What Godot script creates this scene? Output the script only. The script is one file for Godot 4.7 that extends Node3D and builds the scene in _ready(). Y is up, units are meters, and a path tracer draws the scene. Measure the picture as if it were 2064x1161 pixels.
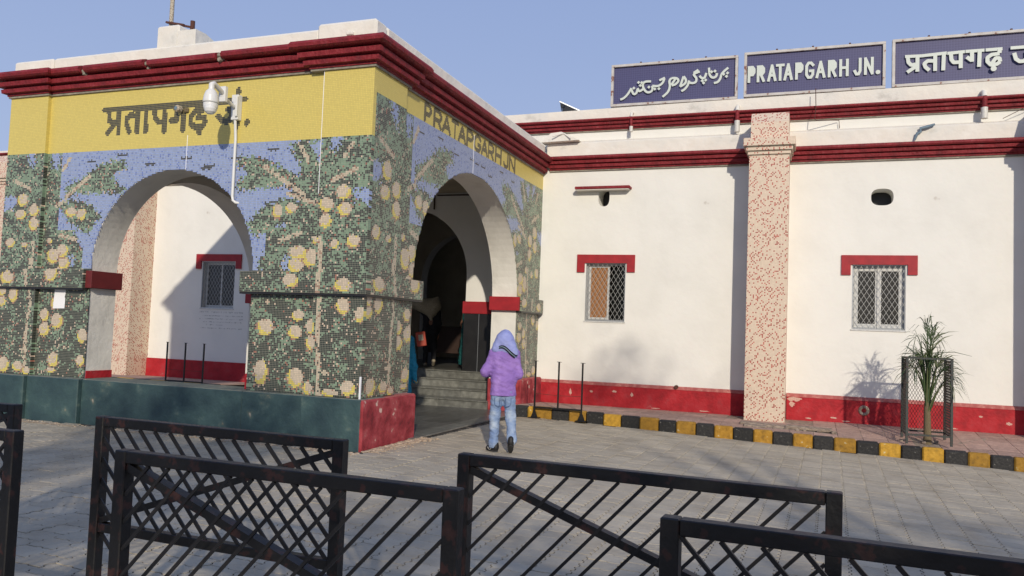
extends Node3D
# Railway station porch with mosaic palms, station wings, roof signs and railings in front.

var taken := {}
var M := {}
var uvm := 0                      # 0 plain, 1 porch front mosaic, 2 porch right mosaic, 3 metres along the wall
const WALL := -7.633
const PORCH_LEFT := -6.83


func numbered(called: String) -> String:
	if not taken.has(called):
		taken[called] = 0
		return called
	taken[called] += 1
	return "%s_%03d" % [called, taken[called]]


# ---------- geometry ----------
func begin() -> SurfaceTool:
	var st := SurfaceTool.new()
	st.begin(Mesh.PRIMITIVE_TRIANGLES)
	return st


func uvf(p: Vector3) -> Vector2:
	match uvm:
		1:
			return Vector2((p.x + 6.9) / 7.0, (5.3 - p.y) / 4.7)
		2:
			return Vector2((-p.z + 0.1) / 7.8, (5.3 - p.y) / 4.7)
		3:
			return Vector2(p.x + p.z, -p.y)
	return Vector2(p.x, -p.y)


func vtx(st: SurfaceTool, p: Vector3, n: Vector3) -> void:
	st.set_normal(n)
	st.set_uv(uvf(p))
	st.add_vertex(p)


func tri(st: SurfaceTool, a: Vector3, b: Vector3, c: Vector3) -> void:   # counter-clockwise seen from outside
	var n := (b - a).cross(c - a).normalized()
	vtx(st, a, n); vtx(st, c, n); vtx(st, b, n)


func quad(st: SurfaceTool, a: Vector3, b: Vector3, c: Vector3, d: Vector3) -> void:
	var n := (c - a).cross(d - b).normalized()
	vtx(st, a, n); vtx(st, c, n); vtx(st, b, n)
	vtx(st, a, n); vtx(st, d, n); vtx(st, c, n)


func box(st: SurfaceTool, a: Vector3, b: Vector3, xf := Transform3D()) -> void:
	var p := []
	for i in 8:
		p.append(xf * Vector3(b.x if i & 1 else a.x, b.y if i & 2 else a.y, b.z if i & 4 else a.z))
	quad(st, p[4], p[5], p[7], p[6]); quad(st, p[1], p[0], p[2], p[3])
	quad(st, p[5], p[1], p[3], p[7]); quad(st, p[0], p[4], p[6], p[2])
	quad(st, p[6], p[7], p[3], p[2]); quad(st, p[0], p[1], p[5], p[4])


func cbox(st: SurfaceTool, a: Vector3, b: Vector3, c: float, xf := Transform3D()) -> void:   # box with chamfered edges
	var m := (a + b) / 2.0
	var h := (b - a) / 2.0
	for ax in 3:
		var u := (ax + 1) % 3
		var v := (ax + 2) % 3
		for s in [-1.0, 1.0]:
			var q := []
			for k in [[-1.0, -1.0], [1.0, -1.0], [1.0, 1.0], [-1.0, 1.0]]:
				var p := Vector3()
				p[ax] = s * h[ax]; p[u] = k[0] * (h[u] - c); p[v] = k[1] * (h[v] - c)
				q.append(xf * (m + p))
			if s < 0:
				q.reverse()
			quad(st, q[0], q[1], q[2], q[3])
		for s in [-1.0, 1.0]:
			for t in [-1.0, 1.0]:
				var q := []
				for k in [[0, -1.0], [0, 1.0], [1, 1.0], [1, -1.0]]:
					var p := Vector3()
					p[ax] = k[1] * (h[ax] - c)
					p[u] = s * (h[u] - (c if k[0] == 1 else 0.0)); p[v] = t * (h[v] - (c if k[0] == 0 else 0.0))
					q.append(xf * (m + p))
				if s * t > 0:
					q.reverse()
				quad(st, q[0], q[1], q[2], q[3])
	for i in 8:
		var s := Vector3(1.0 if i & 1 else -1.0, 1.0 if i & 2 else -1.0, 1.0 if i & 4 else -1.0)
		var q := []
		for ax in 3:
			var p := s * (h - Vector3(c, c, c))
			p[ax] = s[ax] * h[ax]
			q.append(xf * (m + p))
		if s.x * s.y * s.z < 0:
			q.reverse()
		tri(st, q[0], q[1], q[2])


func area(poly: PackedVector2Array) -> float:
	var s := 0.0
	for i in poly.size():
		s += poly[i].cross(poly[(i + 1) % poly.size()])
	return s


func prism(st: SurfaceTool, poly: PackedVector2Array, o: Vector3, U: Vector3, V: Vector3, d: float, sides := true) -> void:
	if area(poly) < 0:
		poly.reverse()
	var N := U.cross(V)
	var ids := Geometry2D.triangulate_polygon(poly)
	var f := []
	var k := []
	for p in poly:
		f.append(o + U * p.x + V * p.y)
		k.append(o + U * p.x + V * p.y - N * d)
	for i in range(0, ids.size(), 3):
		var a = ids[i]
		var b = ids[i + 1]
		var c = ids[i + 2]
		if (poly[b] - poly[a]).cross(poly[c] - poly[a]) < 0:
			var t = b
			b = c
			c = t
		tri(st, f[a], f[b], f[c])
		tri(st, k[a], k[c], k[b])
	if sides:
		for i in poly.size():
			var j := (i + 1) % poly.size()
			quad(st, f[j], f[i], k[i], k[j])


func tube(st: SurfaceTool, pts: Array, radii, n := 8, flat := 1.0) -> void:   # round rod along points, closed ends
	var rings := []
	var up := Vector3.UP
	for i in pts.size():
		var d: Vector3 = (pts[min(i + 1, pts.size() - 1)] - pts[max(i - 1, 0)]).normalized()
		if absf(d.dot(up)) > 0.95:
			up = Vector3.BACK if absf(d.z) < 0.9 else Vector3.RIGHT
		var x := d.cross(up).normalized()
		var y := x.cross(d)
		var r: float = radii[i] if radii is Array else radii
		var ring := []
		for k in n:
			var a := TAU * k / n
			ring.append([pts[i] + (x * cos(a) + y * sin(a) * flat) * r, (x * cos(a) + y * sin(a)).normalized()])
		rings.append(ring)
	for i in rings.size() - 1:
		for k in n:
			var l := (k + 1) % n
			for q in [[rings[i][k], rings[i][l], rings[i + 1][l]], [rings[i][k], rings[i + 1][l], rings[i + 1][k]]]:
				for v in q:
					vtx(st, v[0], v[1])
	for e in [0, rings.size() - 1]:
		for k in range(1, n - 1):
			if e == 0:
				tri(st, rings[e][0][0], rings[e][k][0], rings[e][k + 1][0])
			else:
				tri(st, rings[e][0][0], rings[e][k + 1][0], rings[e][k][0])


func bar(st: SurfaceTool, a: Vector3, b: Vector3, w: float, h: float, up := Vector3.BACK) -> void:   # square bar from a to b
	var d := (b - a).normalized()
	var x := d.cross(up).normalized()
	var y := x.cross(d)
	box(st, Vector3(-w / 2, -h / 2, 0), Vector3(w / 2, h / 2, a.distance_to(b)), Transform3D(Basis(x, y, x.cross(y)), a) if x.cross(y).dot(d) > 0 else Transform3D(Basis(-x, y, d), a))


func lathe(st: SurfaceTool, prof: Array, at: Vector3, n := 20) -> void:   # prof: Vector2(radius, height), upwards
	for i in prof.size() - 1:
		for k in n:
			var a := TAU * k / n
			var b := TAU * (k + 1) / n
			var t: Vector2 = prof[i + 1] - prof[i]
			var m := Vector2(t.y, -t.x).normalized()
			var q := []
			for c in [[i, a], [i, b], [i + 1, b], [i + 1, a]]:
				var r: Vector2 = prof[c[0]]
				q.append([at + Vector3(cos(c[1]) * r.x, r.y, -sin(c[1]) * r.x), Vector3(cos(c[1]) * m.x, m.y, -sin(c[1]) * m.x)])
			for j in [0, 2, 1, 0, 3, 2]:
				vtx(st, q[j][0], q[j][1])


func sweep(st: SurfaceTool, path: PackedVector2Array, prof: Array, closed_ends := true) -> void:
	# path of (x, z) with the outside on its left hand when seen from above (x right, z down): prof (offset outwards, y)
	var nrm := []
	for i in path.size():
		var n := Vector2()
		var d0 := (path[i] - path[max(i - 1, 0)]).normalized()
		var d1 := (path[min(i + 1, path.size() - 1)] - path[i]).normalized()
		if i == 0:
			d0 = d1
		if i == path.size() - 1:
			d1 = d0
		var n0 := Vector2(-d0.y, d0.x)
		var n1 := Vector2(-d1.y, d1.x)
		n = (n0 + n1) / (1.0 + n0.dot(n1))
		nrm.append(n)
	var at := func(i, j): return Vector3(path[i].x + nrm[i].x * prof[j].x, prof[j].y, path[i].y + nrm[i].y * prof[j].x)
	for i in path.size() - 1:
		for j in prof.size() - 1:
			quad(st, at.call(i, j), at.call(i + 1, j), at.call(i + 1, j + 1), at.call(i, j + 1))
	if closed_ends:
		var flat := PackedVector2Array(prof)
		var ids := Geometry2D.triangulate_polygon(flat)
		for e in [0, path.size() - 1]:
			for k in range(0, ids.size(), 3):
				tri(st, at.call(e, ids[k]), at.call(e, ids[k + 1]), at.call(e, ids[k + 2]))


func holed(st: SurfaceTool, xs: Array, ys: Array, holes: Array, z0: float, z1: float) -> void:   # wall facing +z from cells, minus holes (Rect2)
	for i in xs.size() - 1:
		for j in ys.size() - 1:
			var c := Vector2((xs[i] + xs[i + 1]) / 2.0, (ys[j] + ys[j + 1]) / 2.0)
			var open := false
			for h in holes:
				open = open or h.has_point(c)
			if open:
				continue
			quad(st, Vector3(xs[i], ys[j], z1), Vector3(xs[i + 1], ys[j], z1), Vector3(xs[i + 1], ys[j + 1], z1), Vector3(xs[i], ys[j + 1], z1))
			quad(st, Vector3(xs[i + 1], ys[j], z0), Vector3(xs[i], ys[j], z0), Vector3(xs[i], ys[j + 1], z0), Vector3(xs[i + 1], ys[j + 1], z0))
	for h in holes:
		var a: Vector2 = h.position
		var b: Vector2 = h.end
		quad(st, Vector3(a.x, a.y, z0), Vector3(a.x, a.y, z1), Vector3(a.x, b.y, z1), Vector3(a.x, b.y, z0))
		quad(st, Vector3(b.x, a.y, z1), Vector3(b.x, a.y, z0), Vector3(b.x, b.y, z0), Vector3(b.x, b.y, z1))
		quad(st, Vector3(a.x, a.y, z0), Vector3(b.x, a.y, z0), Vector3(b.x, a.y, z1), Vector3(a.x, a.y, z1))
		quad(st, Vector3(a.x, b.y, z1), Vector3(b.x, b.y, z1), Vector3(b.x, b.y, z0), Vector3(a.x, b.y, z0))


func arc(cx: float, cy: float, rx: float, ry: float, n := 48) -> PackedVector2Array:   # from the right springing over the top to the left
	var p := PackedVector2Array()
	for i in n + 1:
		var a := PI * i / n
		p.append(Vector2(cx + cos(a) * rx, cy + sin(a) * ry))
	return p


func snapped_arc(p: PackedVector2Array, g: float) -> PackedVector2Array:   # the same in steps of whole tiles
	var o := PackedVector2Array()
	for i in p.size() - 1:
		var a := p[i].snapped(Vector2(g, g))
		var b := p[i + 1].snapped(Vector2(g, g))
		if o.is_empty() or o[o.size() - 1] != a:
			o.append(a)
		if a.x != b.x and a.y != b.y:
			o.append(Vector2(b.x, a.y) if i % 2 else Vector2(a.x, b.y))
	o.append(p[p.size() - 1].snapped(Vector2(g, g)))
	return o


# ---------- nodes ----------
func put(o: Node3D, parent: Node3D) -> Node3D:
	parent.add_child(o, true)
	return o


func obj(called: String, st: SurfaceTool, m: Material, parent: Node3D = self) -> MeshInstance3D:
	var o := MeshInstance3D.new()
	o.name = numbered(called) if parent == self else called
	o.mesh = st.commit()
	o.material_override = m
	parent.add_child(o, true)
	return o


func inst(called: String, mesh: Mesh, m: Material, parent: Node3D, xf := Transform3D()) -> MeshInstance3D:
	var o := MeshInstance3D.new()
	o.name = called
	o.mesh = mesh
	o.material_override = m
	o.transform = xf
	parent.add_child(o, true)
	return o


func tag(o: Node, label: String, category: String, group := "") -> Node:
	o.set_meta("label", label)
	o.set_meta("category", category)
	if group:
		o.set_meta("group", group)
	return o


func thing(called: String, label: String, category: String, at := Vector3.ZERO, turn := 0.0, group := "") -> Node3D:
	var o := Node3D.new()
	o.name = numbered(called)
	add_child(o)
	o.position = at
	o.rotation.y = turn
	tag(o, label, category, group)
	return o


func structure(called: String) -> Node3D:
	var o := Node3D.new()
	o.name = numbered(called)
	add_child(o)
	o.set_meta("kind", "structure")
	return o


# ---------- materials ----------
func mat(c: Color, rough := 0.8, metal := 0.0) -> StandardMaterial3D:
	var m := StandardMaterial3D.new()
	m.albedo_color = c
	m.roughness = rough
	m.metallic = metal
	return m


func ramp(stops: Array) -> Gradient:
	var g := Gradient.new()
	var off := PackedFloat32Array()
	var col := PackedColorArray()
	for s in stops:
		off.append(s[0])
		col.append(s[1])
	g.offsets = off
	g.colors = col
	return g


func noise_tex(stops: Array, freq: float, octaves := 5, sd := 1, size := 512, kind := FastNoiseLite.TYPE_SIMPLEX_SMOOTH, warp := 0.0) -> NoiseTexture2D:
	var n := FastNoiseLite.new()
	n.noise_type = kind
	n.seed = sd
	n.frequency = freq
	n.fractal_octaves = octaves
	n.fractal_gain = 0.55
	if warp > 0.0:
		n.domain_warp_enabled = true
		n.domain_warp_amplitude = warp
		n.domain_warp_frequency = freq * 2.0
	var t := NoiseTexture2D.new()
	t.width = size
	t.height = size
	t.seamless = true
	t.noise = n
	if stops.size():
		t.color_ramp = ramp(stops)
	return t


func bump_tex(freq: float, strength: float, sd := 5, size := 512) -> NoiseTexture2D:
	var t := noise_tex([], freq, 5, sd, size)
	t.as_normal_map = true
	t.bump_strength = strength
	return t


func worn(stops: Array, freq: float, metres: float, rough := 0.8, sd := 1, bump: Texture2D = null, bump_scale := 0.5, octaves := 5, size := 512) -> StandardMaterial3D:
	var m := StandardMaterial3D.new()
	m.albedo_texture = noise_tex(stops, freq, octaves, sd, size)
	m.uv1_triplanar = true
	m.uv1_world_triplanar = true
	m.uv1_scale = Vector3.ONE / metres
	m.roughness = rough
	if bump:
		m.normal_enabled = true
		m.normal_texture = bump
		m.normal_scale = bump_scale
	return m


func shade(c: Color, k: float) -> Color:
	return Color(c.r * k, c.g * k, c.b * k)


# ---------- the tile mural: every tile of the porch has its own colour ----------
const NUTS_LEFT := [0.41, 3.48, 0.11, 0.11, 0.39, 3.24, 0.12, 0.09, 0.68, 3.31, 0.12, 0.11, 0.69, 3.09, 0.12, 0.11, 0.21, 2.79, 0.11, 0.09, 0.52, 2.75, 0.07, 0.05, 1.41, 3.28, 0.11, 0.08, 1.63, 3.24, 0.09, 0.09, 0.99, 2.82, 0.05, 0.04, 1.08, 2.58, 0.11, 0.11, 1.28, 2.66, 0.11, 0.09, 1.33, 2.47, 0.11, 0.09, 0.25, 2.22, 0.14, 0.10, 1.21, 2.28, 0.14, 0.12, 0.35, 1.95, 0.11, 0.14, 0.09, 2.01, 0.10, 0.10, 0.11, 1.84, 0.10, 0.10, 0.99, 1.64, 0.10, 0.11, 1.21, 1.83, 0.10, 0.10, 1.26, 1.55, 0.11, 0.12, 1.00, 1.41, 0.10, 0.10, 1.81, 1.33, 0.09, 0.10, 1.23, 0.94, 0.10, 0.10, 0.24, 0.82, 0.11, 0.12, 0.55, 0.80, 0.11, 0.08, 1.20, 0.77, 0.11, 0.04, 1.80, 0.95, 0.09, 0.10, 0.74, 0.74, 0.09, 0.07]
const NUTS_RIGHT := [0.41, 3.46, 0.11, 0.11, 0.68, 3.30, 0.12, 0.11, 0.38, 3.23, 0.12, 0.11, 0.68, 3.07, 0.11, 0.11, 1.29, 3.27, 0.11, 0.08, 1.52, 3.23, 0.09, 0.11, 0.52, 2.75, 0.07, 0.06, 0.22, 2.79, 0.10, 0.08, 0.85, 2.81, 0.06, 0.05, 1.14, 2.64, 0.12, 0.08, 0.93, 2.57, 0.11, 0.12, 1.17, 2.46, 0.12, 0.10, 1.16, 2.24, 0.13, 0.09, 0.32, 2.19, 0.13, 0.10, 0.34, 1.91, 0.11, 0.12, 0.07, 1.80, 0.08, 0.12, 1.09, 1.76, 0.11, 0.09, 1.12, 1.53, 0.12, 0.11, 0.86, 1.61, 0.09, 0.11, 0.84, 1.39, 0.09, 0.10, 1.62, 1.58, 0.12, 0.11, 1.66, 0.95, 0.10, 0.16, 1.08, 0.90, 0.11, 0.12, 0.85, 0.77, 0.09, 0.09, 0.20, 0.81, 0.11, 0.10, 0.48, 0.73, 0.13, 0.05]
var leaf_polys := [[[1.25, 3.71, 1.55, 3.79, 1.71, 3.89, 1.95, 4.02, 2.24, 4.07, 2.46, 4.07, 2.49, 3.92, 2.21, 3.84, 2.36, 3.70, 2.50, 3.62, 2.42, 3.54, 1.50, 3.56, 1.29, 3.51], [1.09, 3.45, 1.46, 3.47, 1.79, 3.40, 1.97, 3.25, 2.08, 3.20, 1.91, 3.08, 1.81, 2.91, 1.50, 3.03, 1.30, 3.19]], [[1.12, 3.70, 1.29, 3.78, 1.58, 3.90, 1.87, 4.02, 2.21, 4.03, 2.29, 3.92, 2.11, 3.84, 2.08, 3.78, 2.21, 3.68, 2.27, 3.55, 2.00, 3.54, 1.60, 3.57, 1.41, 3.56, 1.19, 3.43, 0.93, 3.35, 0.81, 3.49], [1.40, 4.20, 0.98, 4.20, 0.83, 3.76, 1.12, 3.70, 1.17, 3.86, 1.29, 4.01], [0.93, 3.35, 1.38, 3.42, 1.70, 3.35, 1.86, 3.21, 2.03, 3.08, 2.00, 2.93, 1.84, 2.87, 1.42, 3.03, 1.08, 3.03], [1.08, 3.03, 1.33, 3.03, 1.55, 2.75, 1.82, 2.51, 1.79, 2.36, 1.29, 2.37, 0.95, 2.37, 0.79, 3.10]]]
var sky_polys := [[[0.40, 4.25, 0.63, 4.24, 0.65, 3.96, 0.59, 4.02], [0.89, 4.23, 1.14, 4.22, 1.02, 3.93], [1.51, 4.22, 2.58, 4.22, 2.46, 4.07, 2.24, 4.07, 1.95, 4.02, 1.71, 3.89, 1.55, 3.79, 1.25, 3.71, 1.33, 3.92, 1.43, 4.08], [1.50, 3.56, 2.42, 3.54, 2.19, 3.29, 2.08, 3.22, 1.89, 3.36, 1.60, 3.47], [-0.00, 3.53, 0.27, 3.54, 0.29, 3.39, 0.02, 3.29], [1.50, 3.05, 1.81, 2.91, 1.93, 3.12, 2.09, 3.18, 1.93, 2.84, 1.88, 2.39, 1.83, 2.39, 1.80, 2.66, 1.69, 2.70, 1.56, 2.89], [1.44, 2.58, 1.54, 2.56, 1.56, 2.40, 1.47, 2.40]], [[1.02, 4.20, 0.81, 4.21, 0.88, 3.94], [0.65, 4.24, 0.42, 4.24, 0.64, 4.00], [0.28, 3.48, -0.01, 3.51, -0.03, 3.27, 0.20, 3.37], [1.39, 2.55, 1.30, 2.55, 1.29, 2.37, 1.40, 2.37]]]
var spines := [[[1.29, 3.53, 1.76, 3.84], [1.09, 3.38, 1.28, 3.46], [0.20, 3.80, 0.56, 3.66], [1.18, 3.95, 1.31, 4.14], [1.21, 2.91, 1.54, 2.84], [0.71, 2.79, 0.72, 2.38],[0.68, 2.50, 0.65, 2.28, 0.74, 1.85, 0.69, 1.51, 0.68, 1.17, 0.70, 0.83], [0.59, 1.06, 0.71, 1.07]], [[1.78, 3.87, 1.08, 3.44], [1.36, 3.47, 0.93, 3.33], [0.59, 3.63, 0.22, 3.78], [0.43, 3.96, 0.30, 4.13], [1.21, 4.19, 1.05, 3.93], [1.47, 2.80, 1.11, 2.92], [0.75, 2.83, 0.72, 2.28],[0.72, 2.39, 0.72, 2.10, 0.71, 1.47, 0.69, 1.16, 0.66, 0.69], [0.62, 1.01, 0.54, 0.98]]]
var hindi_tile := [[-4.86, 4.88, -2.89, 4.87], [-2.89, 4.87, -2.18, 4.88], [-4.76, 4.86, -4.75, 4.71, -4.69, 4.67, -4.56, 4.67], [-4.56, 4.86, -4.55, 4.50], [-4.64, 4.63, -4.77, 4.51], [-4.19, 4.85, -4.18, 4.50], [-4.20, 4.75, -4.33, 4.77, -4.40, 4.72, -4.40, 4.63, -4.33, 4.51], [-4.02, 4.84, -4.01, 4.50], [-3.85, 4.84, -3.84, 4.70, -3.77, 4.63, -3.67, 4.63], [-3.66, 4.84, -3.65, 4.49], [-3.44, 4.83, -3.42, 4.63, -3.52, 4.64], [-3.30, 4.77, -3.29, 4.49], [-2.94, 4.83, -2.94, 4.77, -3.08, 4.76, -3.15, 4.69, -3.15, 4.57, -3.06, 4.51, -2.92, 4.52, -2.89, 4.58, -2.91, 4.65, -3.02, 4.66], [-2.99, 4.44, -2.98, 4.42], [-2.31, 5.02, -2.31, 4.99], [-2.32, 4.82, -2.31, 4.49], [-2.48, 4.75, -2.35, 4.75], [-2.41, 4.74, -2.41, 4.61, -2.49, 4.56, -2.60, 4.60, -2.65, 4.65], [-2.13, 4.54, -2.13, 4.52]]
var hindi_sign := [[7.29, 7.34, 7.58, 7.33], [7.58, 7.33, 8.02, 7.35], [8.03, 7.34, 8.33, 7.35], [8.34, 7.35, 8.66, 7.35], [8.68, 7.35, 8.96, 7.35], [7.34, 7.31, 7.35, 7.22, 7.40, 7.16, 7.48, 7.17], [7.51, 7.32, 7.51, 7.02], [7.49, 7.13, 7.33, 7.02], [7.82, 7.32, 7.82, 7.01], [7.80, 7.21, 7.69, 7.22, 7.63, 7.17, 7.65, 7.10, 7.72, 7.03], [7.97, 7.34, 7.96, 7.01], [8.09, 7.33, 8.10, 7.21, 8.14, 7.15, 8.23, 7.15], [8.26, 7.34, 8.26, 7.03], [8.45, 7.35, 8.45, 7.14], [8.36, 7.24, 8.45, 7.16], [8.58, 7.35, 8.57, 7.03], [8.91, 7.35, 8.91, 7.27], [8.91, 7.26, 8.78, 7.25, 8.71, 7.20, 8.71, 7.12, 8.77, 7.05, 8.87, 7.06, 8.92, 7.10], [8.92, 7.10, 8.91, 7.17, 8.85, 7.18, 8.81, 7.12, 8.79, 7.08], [8.81, 6.97, 8.81, 6.95], [9.09, 7.35, 9.56, 7.35], [9.15, 7.25, 9.18, 7.13, 9.24, 7.08, 9.31, 7.08, 9.36, 7.14, 9.36, 7.27], [9.46, 7.34, 9.45, 7.00], [9.44, 7.45, 9.44, 7.44], [9.55, 7.00, 9.55, 6.99]]
var urdu_sign := [[3.91, 7.39, 3.79, 7.28, 3.75, 7.17, 3.70, 7.10, 3.62, 7.08], [3.82, 7.25, 3.82, 7.24], [3.88, 7.20, 3.88, 7.20], [3.90, 7.27, 3.90, 7.26], [3.51, 7.42, 3.53, 7.27, 3.59, 7.20, 3.66, 7.22, 3.68, 7.29], [3.57, 7.32, 3.57, 7.31], [3.64, 7.33, 3.64, 7.32], [3.46, 7.31, 3.42, 7.21, 3.36, 7.21, 3.32, 7.26], [3.38, 7.14, 3.38, 7.14], [3.45, 7.15, 3.45, 7.14], [3.41, 7.09, 3.41, 7.08], [3.19, 7.33, 3.29, 7.39], [3.32, 7.35, 3.20, 7.30, 3.25, 7.21, 3.24, 7.13, 3.17, 7.11, 3.10, 7.13], [3.10, 7.17, 3.07, 7.07, 3.01, 6.99, 2.94, 6.95], [2.98, 7.27, 2.91, 7.05], [2.98, 7.27, 3.03, 7.19, 3.01, 7.11, 2.91, 7.05], [2.82, 7.25, 2.72, 7.10], [2.72, 7.25, 2.83, 7.24, 2.87, 7.18, 2.81, 7.11, 2.73, 7.09], [2.72, 7.25, 2.68, 7.19, 2.69, 7.07, 2.65, 6.95, 2.54, 6.85], [2.58, 7.27, 2.46, 7.22], [2.57, 7.26, 2.53, 7.16, 2.44, 7.10, 2.31, 7.11], [2.37, 7.03, 2.37, 7.02], [2.46, 7.03, 2.46, 7.02], [2.31, 7.11, 2.31, 7.01, 2.23, 6.97, 2.15, 7.02, 2.10, 7.14, 2.15, 7.21, 2.28, 7.21], [2.24, 7.08, 2.24, 7.07], [2.01, 7.20, 2.02, 7.19], [2.08, 7.19, 2.08, 7.19], [2.05, 7.13, 2.05, 7.13], [2.11, 7.05, 2.03, 7.01, 1.99, 7.08], [1.99, 7.06, 1.96, 6.97, 1.90, 6.96, 1.85, 7.07], [1.85, 7.09, 1.78, 6.97, 1.69, 6.88, 1.61, 6.85], [1.91, 7.08, 1.92, 7.08]]
const GLYPHS := {
	"P": [[0, 0, 0, 1, 0.7, 1, 1, 0.85, 1, 0.6, 0.7, 0.45, 0, 0.45]],
	"R": [[0, 0, 0, 1, 0.7, 1, 1, 0.85, 1, 0.6, 0.7, 0.45, 0, 0.45], [0.5, 0.45, 1, 0]],
	"A": [[0, 0, 0.5, 1, 1, 0], [0.2, 0.33, 0.8, 0.33]],
	"T": [[0, 1, 1, 1], [0.5, 1, 0.5, 0]],
	"G": [[1, 0.85, 0.7, 1, 0.3, 1, 0, 0.8, 0, 0.2, 0.3, 0, 0.7, 0, 1, 0.2, 1, 0.45, 0.6, 0.45]],
	"H": [[0, 0, 0, 1], [1, 0, 1, 1], [0, 0.5, 1, 0.5]],
	"J": [[1, 1, 1, 0.2, 0.7, 0, 0.3, 0, 0, 0.2]],
	"N": [[0, 0, 0, 1, 1, 0, 1, 1]],
}
const STATION := [["P", 1.66, 1.86], ["R", 2.0, 2.24], ["A", 2.32, 2.6], ["T", 2.68, 2.91], ["A", 2.96, 3.24], ["P", 3.32, 3.56], ["G", 3.66, 3.92], ["A", 3.99, 4.25], ["R", 4.32, 4.56], ["H", 4.68, 4.96], ["J", 5.13, 5.35], ["N", 5.45, 5.75]]
var clump := FastNoiseLite.new()


func pairs(a: Array) -> PackedVector2Array:
	var p := PackedVector2Array()
	for i in range(0, a.size(), 2):
		p.append(Vector2(a[i], a[i + 1]))
	return p


func near_line(p: Vector2, l: PackedVector2Array) -> float:
	var d := 9.0
	for i in l.size() - 1:
		d = minf(d, p.distance_to(Geometry2D.get_closest_point_to_segment(p, l[i], l[i + 1])))
	return d


func tint(c: Color, r: RandomNumberGenerator, v := 0.06) -> Color:
	var k := 1.0 + r.randf_range(-v, v)
	return Color(c.r * k, c.g * k, c.b * k)


func palm_tile(s: float, y: float, which: int, r: RandomNumberGenerator, edge: float) -> Color:
	# s is the distance from the pier's outer edge towards the arch
	var p := Vector2(s, y)
	var ragged := p + Vector2(clump.get_noise_2d(s * 420.0, y * 420.0 + 70.0) * 0.1, clump.get_noise_2d(s * 420.0 + 300.0, y * 420.0) * 0.1)
	var nuts: Array = NUTS_RIGHT if which else NUTS_LEFT
	for i in range(0, nuts.size(), 4):
		var d := Vector2((s - nuts[i]) / nuts[i + 2], (y - nuts[i + 1]) / nuts[i + 3]) * (1.0 + 0.12 * sin(i * 1.7) + r.randf_range(-0.05, 0.05))
		if absf(d.x) > 1.5 or absf(d.y) > 1.5:
			continue
		var e := d.length()
		if e < 0.98:
			var lean := -0.3 if (i / 4) % 3 else 0.3
			if (d - Vector2(lean, 0.38)).length() > 1.02 or r.randf() < 0.02:
				return tint(Color(0.84, 0.765, 0.33), r)
			return tint(Color(0.79, 0.72, 0.625) if e < 0.85 or r.randf() < 0.8 else Color(0.6, 0.47, 0.38), r)
		if e < 1.25 and d.y < 0.5 and r.randf() < 0.4:
			return tint(Color(0.62, 0.46, 0.37), r)
	for l in spines[which]:
		if near_line(p, l) < 0.032 and r.randf() < 0.86:
			return tint(Color(0.76, 0.7, 0.6) if r.randf() < 0.85 else Color(0.6, 0.47, 0.39), r)
	var leaf := s < (edge if y > 3.0 else edge + 0.55) or y < 2.38
	if not leaf:
		for l in leaf_polys[which]:
			leaf = leaf or Geometry2D.is_point_in_polygon(ragged, l)
	if leaf and y > 2.38:
		for l in sky_polys[which]:
			leaf = leaf and not Geometry2D.is_point_in_polygon(ragged, l)
	if not leaf:
		if r.randf() < 0.1:
			return tint(Color(0.37, 0.46, 0.72), r)
		return tint(Color(0.545, 0.62, 0.79), r, 0.05)
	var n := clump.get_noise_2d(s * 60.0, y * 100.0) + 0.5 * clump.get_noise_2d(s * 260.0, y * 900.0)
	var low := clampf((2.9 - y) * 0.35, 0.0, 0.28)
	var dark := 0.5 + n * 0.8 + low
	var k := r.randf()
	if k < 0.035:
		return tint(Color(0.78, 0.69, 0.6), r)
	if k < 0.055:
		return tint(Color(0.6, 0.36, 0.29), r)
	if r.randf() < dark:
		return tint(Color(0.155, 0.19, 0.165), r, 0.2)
	return tint(Color(0.44, 0.545, 0.445), r, 0.1)


func yellow(r: RandomNumberGenerator) -> Color:
	return tint(Color(0.835, 0.76, 0.41), r, 0.025)


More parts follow.
